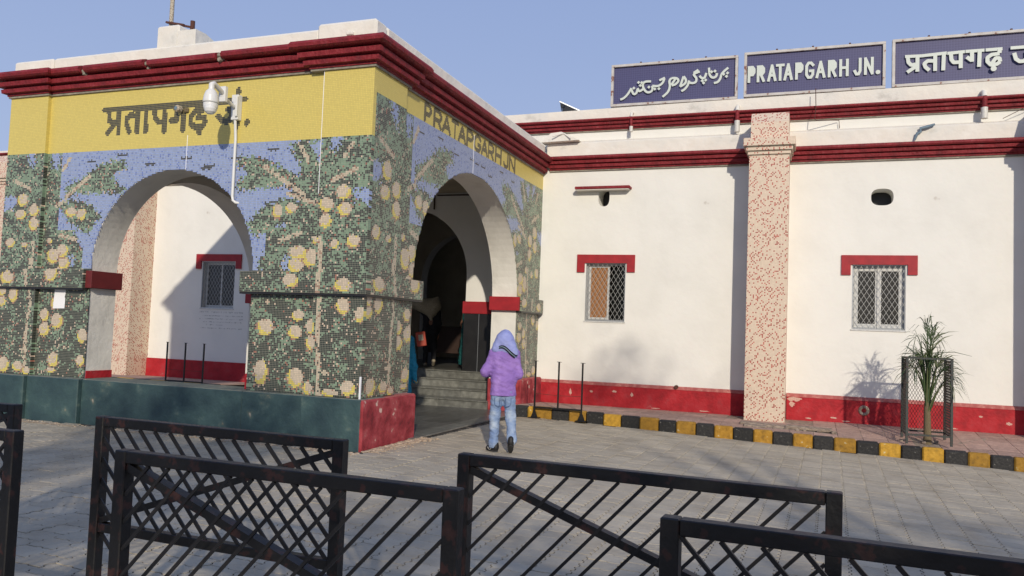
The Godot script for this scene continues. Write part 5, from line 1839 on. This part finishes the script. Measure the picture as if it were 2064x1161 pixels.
# ---------- people ----------
func nets(bones: Array, cell: float, k: float, ripple := 0.0, sd := 1, cut_below := -9.0) -> ArrayMesh:
	# surface of the blended tapered capsules [ax, ay, az, bx, by, bz, ra, rb]
	var lo := Vector3(99, 99, 99)
	var hi := -lo
	for b in bones:
		var r: float = maxf(b[6], b[7]) + 2.5 / k + cell * 2
		for e in [Vector3(b[0], b[1], b[2]), Vector3(b[3], b[4], b[5])]:
			lo = lo.min(e - Vector3(r, r, r))
			hi = hi.max(e + Vector3(r, r, r))
	var n := Vector3i(((hi - lo) / cell).ceil()) + Vector3i.ONE
	var f := PackedFloat32Array()
	f.resize(n.x * n.y * n.z)
	for b in bones:
		var a := Vector3(b[0], b[1], b[2])
		var c := Vector3(b[3], b[4], b[5])
		var r: float = maxf(b[6], b[7]) + 2.5 / k + cell
		var m0 := Vector3i(((a.min(c) - Vector3(r, r, r) - lo) / cell).floor()).clamp(Vector3i.ZERO, n - Vector3i.ONE)
		var m1 := Vector3i(((a.max(c) + Vector3(r, r, r) - lo) / cell).ceil()).clamp(Vector3i.ZERO, n - Vector3i.ONE)
		var d := c - a
		var dd := maxf(d.length_squared(), 1e-9)
		var ra: float = b[6]
		var rb: float = b[7]
		for z in range(m0.z, m1.z + 1):
			for y in range(m0.y, m1.y + 1):
				var at := (z * n.y + y) * n.x
				for x in range(m0.x, m1.x + 1):
					var p := lo + Vector3(x, y, z) * cell
					var t := clampf((p - a).dot(d) / dd, 0.0, 1.0)
					var e := p.distance_to(a + d * t) - ra - (rb - ra) * t
					if e < r:
						f[at + x] += exp(-k * e)
	var noise := FastNoiseLite.new()
	noise.seed = sd
	noise.frequency = 5.0
	noise.fractal_octaves = 3
	for i in f.size():
		f[i] = -log(maxf(f[i], 1e-6)) / k
	if ripple > 0.0:
		for z in n.z:
			for y in n.y:
				var at := (z * n.y + y) * n.x
				for x in n.x:
					if absf(f[at + x]) < cell * 3:
						var p := lo + Vector3(x, y, z) * cell
						f[at + x] += ripple * (noise.get_noise_3d(p.x * 1.0, p.y * 2.6 + p.x * 0.8, p.z) + 0.7 * absf(noise.get_noise_3d(p.x * 1.6 + 9.0, p.y * 3.4 - p.x * 1.5, p.z * 1.6)))
	if cut_below > -8.0:
		for z in n.z:
			for y in n.y:
				var h := cut_below - (lo.y + y * cell)
				for x in n.x:
					var at := (z * n.y + y) * n.x + x
					f[at] = maxf(f[at], h)
	var ids := PackedInt32Array()
	ids.resize(f.size())
	ids.fill(-1)
	var vs := PackedVector3Array()
	var ns := PackedVector3Array()
	var sy := n.x
	var sz := n.x * n.y
	var off := [0, 1, sy, sy + 1, sz, sz + 1, sz + sy, sz + sy + 1]
	var edges := [[0, 1], [2, 3], [4, 5], [6, 7], [0, 2], [1, 3], [4, 6], [5, 7], [0, 4], [1, 5], [2, 6], [3, 7]]
	var corner := []
	for i in 8:
		corner.append(Vector3(i & 1, (i >> 1) & 1, (i >> 2) & 1))
	for z in n.z - 1:
		for y in n.y - 1:
			for x in n.x - 1:
				var at := z * sz + y * sy + x
				var inside := 0
				for o in off:
					if f[at + o] < 0.0:
						inside += 1
				if inside == 0 or inside == 8:
					continue
				var sum := Vector3()
				var cnt := 0
				for e in edges:
					var fa := f[at + off[e[0]]]
					var fb := f[at + off[e[1]]]
					if (fa < 0.0) != (fb < 0.0):
						sum += corner[e[0]].lerp(corner[e[1]], fa / (fa - fb))
						cnt += 1
				var g := Vector3(f[at + 1] + f[at + sy + 1] + f[at + sz + 1] + f[at + sz + sy + 1] - f[at] - f[at + sy] - f[at + sz] - f[at + sz + sy],
					f[at + sy] + f[at + sy + 1] + f[at + sz + sy] + f[at + sz + sy + 1] - f[at] - f[at + 1] - f[at + sz] - f[at + sz + 1],
					f[at + sz] + f[at + sz + 1] + f[at + sz + sy] + f[at + sz + sy + 1] - f[at] - f[at + 1] - f[at + sy] - f[at + sy + 1])
				ids[at] = vs.size()
				vs.append(lo + (Vector3(x, y, z) + sum / cnt) * cell)
				ns.append(g.normalized())
	var idx := PackedInt32Array()
	for z in range(1, n.z - 1):
		for y in range(1, n.y - 1):
			for x in range(1, n.x - 1):
				var at := z * sz + y * sy + x
				var s := f[at] < 0.0
				for ax in 3:
					var st: int = [1, sy, sz][ax]
					if (f[at + st] < 0.0) == s:
						continue
					var u: int = [sy, sz, 1][ax]
					var v: int = [sz, 1, sy][ax]
					var q := [ids[at], ids[at - u], ids[at - u - v], ids[at - v]]
					if q.min() < 0:
						continue
					if s:
						idx.append_array([q[0], q[2], q[1], q[0], q[3], q[2]])
					else:
						idx.append_array([q[0], q[1], q[2], q[0], q[2], q[3]])
	var arr := []
	arr.resize(Mesh.ARRAY_MAX)
	arr[Mesh.ARRAY_VERTEX] = vs
	arr[Mesh.ARRAY_NORMAL] = ns
	arr[Mesh.ARRAY_INDEX] = idx
	var mesh := ArrayMesh.new()
	mesh.add_surface_from_arrays(Mesh.PRIMITIVE_TRIANGLES, arr)
	return mesh


func joined(bodies: Array) -> ArrayMesh:   # several grids in one mesh
	var st := SurfaceTool.new()
	for m in bodies:
		st.append_from(m, 0, Transform3D())
	return st.commit()


func hand_bones(w: Vector3, d: Vector3, up: Vector3, thumb: Vector3) -> Array:   # wrist, pointing, back of the hand, thumb side
	var o := []
	var side := d.cross(up).normalized()
	if side.dot(thumb) < 0:
		side = -side
	for i in 4:
		var s := side * (0.028 - 0.018 * i)
		var base := w + d * 0.075 + s
		var l: float = [0.068, 0.076, 0.071, 0.056][i]
		var mid := base + d * l * 0.5 - up * 0.014
		var tip := mid + d * l * 0.3 - up * 0.034
		for q in [[w + s * 0.7, base, 0.014, 0.011], [base, mid, 0.01, 0.0088], [mid, tip, 0.0088, 0.0075]]:
			o.append([q[0].x, q[0].y, q[0].z, q[1].x, q[1].y, q[1].z, q[2], q[3]])
	var t0 := w + d * 0.025 + side * 0.025
	var t1 := t0 + d * 0.035 + side * 0.028 - up * 0.008
	var t2 := t1 + d * 0.03 + side * 0.006 - up * 0.014
	o.append([t0.x, t0.y, t0.z, t1.x, t1.y, t1.z, 0.013, 0.011])
	o.append([t1.x, t1.y, t1.z, t2.x, t2.y, t2.z, 0.0105, 0.0085])
	return o


func body_mesh(j: Dictionary, cell: float) -> ArrayMesh:
	var b := []
	var seg := func(a: Vector3, c: Vector3, ra: float, rb: float): b.append([a.x, a.y, a.z, c.x, c.y, c.z, ra, rb])
	for s in ["l", "r"]:
		seg.call(j["hip_" + s], j["knee_" + s], 0.082, 0.055)
		seg.call(j["knee_" + s], j["ankle_" + s], 0.052, 0.036)
		seg.call(j["ankle_" + s], j["toe_" + s], 0.036, 0.028)
		seg.call(j["shoulder_" + s], j["elbow_" + s], 0.052, 0.041)
		seg.call(j["elbow_" + s], j["wrist_" + s], 0.04, 0.028)
		var waist: Vector3 = j["hip_" + s].lerp(j["shoulder_" + s], 0.5) * Vector3(0.5, 1, 1)
		seg.call(j["hip_" + s] * Vector3(0.85, 1, 1), waist, 0.085, 0.08)
		seg.call(waist, j["shoulder_" + s] * Vector3(0.5, 1, 1) - Vector3(0, 0.05, 0), 0.08, 0.082)
	seg.call(j.shoulder_l, j.shoulder_r, 0.055, 0.055)
	var chest: Vector3 = (j.shoulder_l + j.shoulder_r) / 2.0
	seg.call(chest, j.head - Vector3(0, 0.1, -0.02), 0.055, 0.05)
	var parts := []
	parts.append(nets(b, cell, 36.0))
	var h := []
	var c: Vector3 = j.head
	var hs := func(a: Vector3, d: Vector3, ra: float, rb: float): h.append([c.x + a.x, c.y + a.y, c.z + a.z, c.x + d.x, c.y + d.y, c.z + d.z, ra, rb])
	hs.call(Vector3(0, 0.025, 0.02), Vector3(0, 0.03, -0.02), 0.088, 0.085)
	hs.call(Vector3(0, -0.05, -0.045), Vector3(0, -0.08, -0.055), 0.05, 0.034)
	hs.call(Vector3(0, 0.0, -0.095), Vector3(0, -0.03, -0.112), 0.009, 0.014)
	hs.call(Vector3(-0.02, -0.055, -0.09), Vector3(0.02, -0.055, -0.09), 0.01, 0.01)
	hs.call(Vector3(-0.045, 0.028, -0.085), Vector3(0.045, 0.028, -0.085), 0.014, 0.014)
	for s in [-1.0, 1.0]:
		hs.call(Vector3(s * 0.082, 0.015, 0.005), Vector3(s * 0.088, -0.02, 0.0), 0.014, 0.011)
	hs.call(Vector3(0, -0.06, 0.0), Vector3(0, -0.14, 0.01), 0.05, 0.052)
	parts.append(nets(h, maxf(cell * 0.5, 0.008), 70.0))
	for s in ["l", "r"]:
		var w: Vector3 = j["wrist_" + s]
		var d: Vector3 = (w - j["elbow_" + s]).normalized()
		var sx := 1.0 if s == "l" else -1.0
		parts.append(nets(hand_bones(w, d, Vector3.UP.slerp(Vector3(-sx, 0, 0), 0.3), Vector3(sx, 0.4, 0)), 0.005, 150.0))
	return joined(parts)


func strip(st: SurfaceTool, pts: Array, r: float) -> void:
	var cv := Curve3D.new()
	for i in pts.size():
		var t: Vector3 = (pts[min(i + 1, pts.size() - 1)] - pts[max(i - 1, 0)]) / 5.0
		cv.add_point(pts[i], -t, t)
	cv.bake_interval = 0.02
	tube(st, Array(cv.get_baked_points()), r, 7)


func make_walker() -> void:
	var p := thing("person", "person walking away in a purple shirt and faded jeans, lavender scarf over the head", "person", Vector3(1.62, ground_y(1.62) + 0.002, -1.1), deg_to_rad(20.0))
	p.scale = Vector3(0.87, 1.0, 0.92)
	var j := {
		"hip_l": Vector3(-0.085, 0.86, 0.0), "knee_l": Vector3(-0.1, 0.47, -0.03), "ankle_l": Vector3(-0.105, 0.085, 0.0), "toe_l": Vector3(-0.2, 0.03, -0.1),
		"hip_r": Vector3(0.085, 0.86, 0.0), "knee_r": Vector3(0.115, 0.47, -0.02), "ankle_r": Vector3(0.15, 0.14, 0.13), "toe_r": Vector3(0.15, 0.03, 0.0),
		"shoulder_l": Vector3(-0.175, 1.35, 0.0), "elbow_l": Vector3(-0.3, 1.1, 0.03), "wrist_l": Vector3(-0.15, 1.06, -0.19),
		"shoulder_r": Vector3(0.175, 1.35, 0.0), "elbow_r": Vector3(0.235, 1.08, 0.0), "wrist_r": Vector3(0.12, 1.1, -0.2), "head": Vector3(0.0, 1.545, -0.04)}
	inst("body", body_mesh(j, 0.018), M.skin, p)
	var shirt := [[-0.085, 0.79, 0.0, -0.08, 1.0, 0.005, 0.126, 0.105], [0.085, 0.79, 0.0, 0.08, 1.0, 0.005, 0.126, 0.105], [-0.085, 1.0, 0.005, -0.1, 1.3, 0.01, 0.112, 0.108], [0.085, 1.0, 0.005, 0.1, 1.3, 0.01, 0.112, 0.108], [0, 0.8, 0.015, 0, 1.3, 0.02, 0.122, 0.115],
		[-0.175, 1.345, 0.0, -0.3, 1.1, 0.035, 0.07, 0.064], [-0.3, 1.1, 0.035, -0.16, 1.062, -0.17, 0.063, 0.05], [0.175, 1.345, 0.0, 0.236, 1.08, 0.0, 0.07, 0.064], [0.236, 1.08, 0.0, 0.13, 1.097, -0.18, 0.063, 0.05], [-0.17, 1.36, 0.0, 0.17, 1.36, 0.0, 0.062, 0.062], [0, 1.38, 0, 0, 1.44, -0.02, 0.08, 0.065]]
	inst("shirt", nets(shirt, 0.0125, 46.0, 0.012, 3, 0.775), M.shirt, p)
	var jeans := [[-0.09, 0.83, 0.005, -0.118, 0.48, -0.02, 0.106, 0.083], [-0.118, 0.48, -0.02, -0.122, 0.13, 0.0, 0.083, 0.072], [0.09, 0.83, 0.005, 0.135, 0.48, -0.012, 0.106, 0.083], [0.135, 0.48, -0.012, 0.162, 0.2, 0.11, 0.083, 0.07], [-0.06, 0.84, 0.012, 0.06, 0.84, 0.012, 0.1, 0.1],
		[-0.122, 0.125, 0.0, -0.122, 0.1, 0.0, 0.077, 0.077], [0.162, 0.2, 0.112, 0.164, 0.18, 0.125, 0.075, 0.075]]
	inst("jeans", nets(jeans, 0.012, 60.0, 0.014, 6, 0.055), M.jeans, p)
	var st := begin()
	for s in [-1.0, 1.0]:
		strip(st, [Vector3(s * 0.045, 0.75, 0.128), Vector3(s * 0.045, 0.66, 0.125), Vector3(s * 0.08, 0.64, 0.12), Vector3(s * 0.125, 0.665, 0.1), Vector3(s * 0.13, 0.75, 0.1)], 0.004)
	obj("pocket_seams", st, M.denim_seam, p)
	# scarf thrown over the head and shoulders
	var sc := [[-0.06, 1.52, 0.02, -0.14, 1.43, 0.05, 0.09, 0.055], [0.05, 1.52, 0.03, 0.14, 1.4, 0.06, 0.095, 0.06], [0.0, 1.57, -0.02, 0.0, 1.585, -0.05, 0.112, 0.108], [-0.02, 1.55, 0.02, -0.09, 1.42, 0.03, 0.095, 0.07], [0.02, 1.55, 0.02, 0.1, 1.4, 0.04, 0.1, 0.08], [0.1, 1.42, 0.05, 0.165, 1.36, 0.06, 0.07, 0.05], [-0.08, 1.5, 0.0, -0.15, 1.41, 0.0, 0.065, 0.05], [0.0, 1.52, 0.04, 0.03, 1.44, 0.07, 0.09, 0.06], [0.12, 1.4, 0.085, 0.16, 1.345, 0.1, 0.04, 0.02], [-0.1, 1.45, -0.06, -0.12, 1.38, -0.08, 0.05, 0.04], [0.1, 1.45, -0.06, 0.12, 1.36, -0.08, 0.06, 0.04]]
	inst("head_scarf", nets(sc, 0.0125, 45.0, 0.012, 9), M.scarf, p)
	st = begin()
	strip(st, [Vector3(-0.19, 1.385, 0.02), Vector3(-0.15, 1.42, 0.085), Vector3(-0.09, 1.455, 0.115), Vector3(-0.02, 1.465, 0.142), Vector3(0.04, 1.435, 0.152), Vector3(0.1, 1.39, 0.155), Vector3(0.17, 1.345, 0.145), Vector3(0.2, 1.34, 0.12)], 0.009)
	strip(st, [Vector3(-0.09, 1.43, 0.112), Vector3(-0.03, 1.44, 0.138), Vector3(0.04, 1.4, 0.146), Vector3(0.1, 1.35, 0.148), Vector3(0.165, 1.31, 0.135)], 0.009)
	obj("scarf_hem", st, M.scarf_hem, p)
	st = begin()
	strip(st, [Vector3(-0.09, 1.444, 0.115), Vector3(-0.03, 1.453, 0.14), Vector3(0.04, 1.418, 0.149), Vector3(0.1, 1.37, 0.151), Vector3(0.165, 1.328, 0.14)], 0.008)
	obj("scarf_border", st, M.solar_blue, p)
	for s in [0, 1]:
		var a: Vector3 = [Vector3(-0.085, 0.055, 0.03), Vector3(0.152, 0.15, 0.17)][s]
		var t: Vector3 = [Vector3(-0.21, 0.04, -0.09), Vector3(0.15, 0.045, 0.0)][s]
		var m := a.lerp(t, 0.5)
		inst("shoe", nets([[a.x, a.y, a.z, m.x, m.y, m.z, 0.046, 0.044], [m.x, m.y, m.z, t.x, t.y, t.z, 0.044, 0.036], [a.x, a.y + 0.03, a.z, a.x, a.y + 0.05, a.z, 0.045, 0.045]], 0.009, 70.0), M.shoe, p)
		var d := (t - a).normalized()
		var side := d.cross(Vector3.UP).normalized()
		var dn := side.cross(d).normalized()
		if dn.y > 0:
			dn = -dn
		st = begin()
		var outl := PackedVector2Array()
		for k in 22:
			var an := TAU * k / 22
			outl.append(Vector2(cos(an) * 0.125, sin(an) * (0.043 - 0.006 * cos(an))))
		prism(st, outl, m + dn * 0.052, d, side if d.cross(side).dot(dn) > 0 else -side, 0.022)
		var so := obj("sole", st, M.sole, p)
		so.position = Vector3.ZERO
		st = begin()
		strip(st, [m - d * 0.06 + side * 0.045 - dn * 0.02, m + d * 0.0 + side * 0.047 + dn * 0.015, m + d * 0.05 + side * 0.043 - dn * 0.015], 0.006)
		strip(st, [m - d * 0.06 - side * 0.045 - dn * 0.02, m + d * 0.0 - side * 0.047 + dn * 0.015, m + d * 0.05 - side * 0.043 - dn * 0.015], 0.006)
		obj("shoe_stripe", st, M.shoe_white, p)


func standing(j_over := {}) -> Dictionary:
	var j := {
		"hip_l": Vector3(-0.085, 0.86, 0.0), "knee_l": Vector3(-0.09, 0.47, -0.03), "ankle_l": Vector3(-0.095, 0.08, 0.0), "toe_l": Vector3(-0.1, 0.03, -0.13),
		"hip_r": Vector3(0.085, 0.86, 0.0), "knee_r": Vector3(0.1, 0.48, -0.06), "ankle_r": Vector3(0.1, 0.14, 0.13), "toe_r": Vector3(0.1, 0.03, 0.02),
		"shoulder_l": Vector3(-0.17, 1.36, 0.0), "elbow_l": Vector3(-0.22, 1.08, 0.03), "wrist_l": Vector3(-0.2, 0.84, -0.05),
		"shoulder_r": Vector3(0.17, 1.36, 0.0), "elbow_r": Vector3(0.22, 1.08, 0.03), "wrist_r": Vector3(0.2, 0.84, -0.05), "head": Vector3(0.0, 1.56, -0.04)}
	j.merge(j_over, true)
	return j


func make_hall_people() -> void:
	var p := thing("person", "person in dark clothes climbing into the dim hall with a sack on the shoulder", "person", Vector3(-3.25, 0.7, -8.75), 0.5)
	inst("body", body_mesh(standing({"elbow_l": Vector3(-0.34, 1.42, -0.05), "wrist_l": Vector3(-0.24, 1.6, -0.08)}), 0.024), M.skin, p)
	inst("clothes", nets([[-0.085, 0.86, 0, -0.09, 0.47, -0.03, 0.1, 0.075], [-0.09, 0.47, -0.03, -0.095, 0.1, 0, 0.072, 0.06], [0.085, 0.86, 0, 0.1, 0.48, -0.06, 0.1, 0.075], [0.1, 0.48, -0.06, 0.1, 0.16, 0.12, 0.072, 0.06], [-0.085, 0.85, 0, -0.1, 1.32, 0.01, 0.11, 0.105], [0.085, 0.85, 0, 0.1, 1.32, 0.01, 0.11, 0.105], [-0.17, 1.35, 0, 0.17, 1.35, 0, 0.068, 0.068], [-0.17, 1.35, 0, -0.34, 1.41, -0.05, 0.065, 0.055], [0.17, 1.35, 0, 0.22, 1.08, 0.03, 0.065, 0.055], [0.22, 1.08, 0.03, 0.2, 0.88, -0.04, 0.055, 0.045]], 0.022, 42.0, 0.01, 4), M.dark_cloth, p)
	inst("hair", nets([[0, 1.6, 0.0, 0, 1.61, -0.05, 0.095, 0.09]], 0.02, 60.0), M.hair, p)
	inst("shoe", nets([[0.1, 0.15, 0.16, 0.1, 0.05, 0.02, 0.048, 0.04]], 0.014, 60.0), M.sack, p)
	inst("shoe", nets([[-0.095, 0.05, 0.03, -0.1, 0.04, -0.14, 0.045, 0.038]], 0.014, 60.0), M.sack, p)
	var sk := inst("grain_sack", nets([[-0.22, 0.1, 0.0, 0.26, 0.06, 0.0, 0.14, 0.17], [-0.1, 0.06, 0.06, 0.2, -0.08, 0.05, 0.16, 0.15], [0.12, -0.06, 0.02, 0.2, -0.3, 0.06, 0.12, 0.03], [-0.2, 0.14, 0.0, -0.42, 0.26, 0.0, 0.1, 0.02], [0.2, 0.1, 0, 0.32, 0.26, 0, 0.12, 0.03]], 0.02, 34.0, 0.015, 8), M.sack, self, Transform3D(Basis(Vector3.UP, 0.3), Vector3(-3.4, 2.16, -8.65)))
	tag(sk, "pale full sack carried on the shoulder of the dark figure in the hall", "sack")
	# two people of whom only the edges of their clothes show
	var b := thing("person", "person in a turquoise sari mostly hidden behind the near mosaic pier", "person", Vector3(-2.42, 0.19, -5.75), 0.9)
	b.position.y = 0.022
	inst("body", body_mesh(standing({"ankle_r": Vector3(0.095, 0.08, 0.0), "toe_r": Vector3(0.1, 0.03, -0.13)}), 0.026), M.skin, b)
	inst("sari", nets([[-0.09, 0.85, 0, -0.1, 0.12, 0.02, 0.12, 0.13], [0.09, 0.85, 0, 0.1, 0.12, 0.02, 0.12, 0.13], [-0.085, 0.85, 0, -0.1, 1.33, 0.0, 0.12, 0.11], [0.085, 0.85, 0, 0.1, 1.33, 0.0, 0.12, 0.11], [0.15, 1.38, 0.03, 0.22, 0.8, 0.12, 0.08, 0.07], [0.22, 0.8, 0.12, 0.25, 0.5, 0.14, 0.07, 0.05], [0, 1.6, 0.0, 0, 1.6, -0.05, 0.11, 0.1], [0, 1.56, 0.02, 0, 1.4, 0.04, 0.1, 0.1]], 0.022, 36.0, 0.02, 5, 0.06), M.sari_blue, b)
	var st := begin()
	strip(st, [Vector3(0.2, 0.52, 0.2), Vector3(0.27, 0.47, 0.17), Vector3(0.31, 0.5, 0.12)], 0.014)
	obj("sari_border", st, M.gold, b)
	st = begin()
	cbox(st, Vector3(-0.1, -0.15, -0.05), Vector3(0.1, 0.15, 0.05), 0.012)
	var bag := obj("shopping_bag", st, M.orange)
	bag.transform = Transform3D(Basis(Vector3.UP, 0.5) * Basis(Vector3.BACK, 0.18), Vector3(-1.93, 1.42, -5.6))
	tag(bag, "orange bag with a pale printed label held beside the turquoise sari", "bag")
	st = begin()
	box(st, Vector3(-0.05, -0.03, 0.0505), Vector3(0.05, 0.09, 0.052))
	obj("printed_label", st, M.sack, bag)
	var g := thing("person", "person in a dark green sari half hidden behind the black dado in the hall", "person", Vector3(-2.2, 0.7, -8.75), -0.4)
	inst("body", body_mesh(standing({"ankle_r": Vector3(0.095, 0.08, 0.0), "toe_r": Vector3(0.1, 0.03, -0.13)}), 0.03), M.skin, g)
	inst("sari", nets([[-0.09, 0.85, 0, -0.12, 0.14, 0.02, 0.13, 0.15], [0.09, 0.85, 0, 0.12, 0.14, 0.02, 0.13, 0.15], [-0.085, 0.85, 0, -0.1, 1.33, 0.0, 0.12, 0.11], [0.085, 0.85, 0, 0.1, 1.33, 0.0, 0.12, 0.11]], 0.026, 36.0, 0.02, 7, 0.08), M.sari_green, g)
	inst("hair", nets([[0, 1.6, 0.0, 0, 1.61, -0.03, 0.095, 0.09]], 0.024, 60.0), M.hair, g)
	# dim furniture of the hall
	var d := thing("hall_desk", "dim wooden enquiry desk inside the hall behind the dark figure", "desk", Vector3(-3.6, 0.7, -10.6))
	st = begin()
	cbox(st, Vector3(-0.6, 0.98, -0.3), Vector3(0.7, 1.02, 0.3), 0.006)
	obj("desk_top", st, M.dark_wood, d)
	for x in [-0.55, 0.65]:
		st = begin()
		box(st, Vector3(x - 0.03, 0, -0.25), Vector3(x + 0.03, 0.979, 0.25))
		obj("leg", st, M.dark_wood, d)
	st = begin()
	box(st, Vector3(-0.52, 0.3, 0.2), Vector3(0.62, 0.979, 0.22))
	obj("front_panel", st, M.dark_wood, d)
	var n := thing("hall_notice_board", "framed notice board hanging high on the wall inside the dim hall", "notice board", Vector3(-3.05, 4.25, -12.37))
	st = begin()
	cbox(st, Vector3(-0.35, -0.5, 0), Vector3(0.35, 0.5, 0.04), 0.01)
	obj("frame", st, M.dark_wood, n)
	st = begin()
	box(st, Vector3(-0.3, -0.45, 0.04), Vector3(0.3, 0.45, 0.045))
	obj("sheet", st, M.hall, n)


func _ready() -> void:
	# camera
	var cam := Camera3D.new()
	cam.name = "camera"
	cam.fov = 39.444
	cam.near = 0.05
	cam.far = 900.0
	cam.basis = Basis(Vector3.UP, 0.35298) * Basis(Vector3.RIGHT, 0.053808) * Basis(Vector3.BACK, 0.037404)
	cam.position = Vector3(5.5618, 1.65, 9.4001)
	add_child(cam)
	# sky, light and exposure
	var env := Environment.new()
	var sky := Sky.new()
	var sm := ProceduralSkyMaterial.new()
	sm.sky_top_color = Color(0.485, 0.575, 0.77)
	sm.sky_horizon_color = Color(0.7, 0.765, 0.875)
	sm.sky_curve = 0.25
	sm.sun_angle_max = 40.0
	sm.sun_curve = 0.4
	sm.ground_bottom_color = Color(0.4, 0.38, 0.35)
	sm.ground_horizon_color = Color(0.62, 0.66, 0.74)
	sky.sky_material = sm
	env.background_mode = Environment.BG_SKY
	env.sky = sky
	env.tonemap_mode = Environment.TONE_MAPPER_LINEAR
	env.tonemap_exposure = 1.09
	env.sdfgi_enabled = true
	env.ssao_enabled = true
	env.ssil_enabled = true
	var we := WorldEnvironment.new()
	we.name = "world_environment"
	we.environment = env
	add_child(we)
	var sun := DirectionalLight3D.new()
	sun.name = "sun"
	sun.light_color = Color(1.0, 0.955, 0.89)
	sun.light_energy = 0.9
	sun.light_angular_distance = 1.0
	sun.shadow_enabled = true
	add_child(sun)
	sun.look_at_from_position(Vector3(0.466, 0.44, 1.0) * 30.0, Vector3.ZERO)

	make_materials()
	# the setting
	make_ground(cam)
	porch_floor()
	make_porch()
	make_station()
	make_signs()
	# objects
	make_railings()
	make_cctv()
	make_roof_things()
	make_rack("black three-post iron stand at the kerb right of the porch", Vector3(0.675, 0.0, -5.36), 0.466)
	make_rack("black three-post iron stand seen through the front arch beyond the porch", Vector3(-8.44, 0.0, -5.5), 0.53)
	make_palm()
	make_walker()
	make_hall_people()
	make_shade_trees()
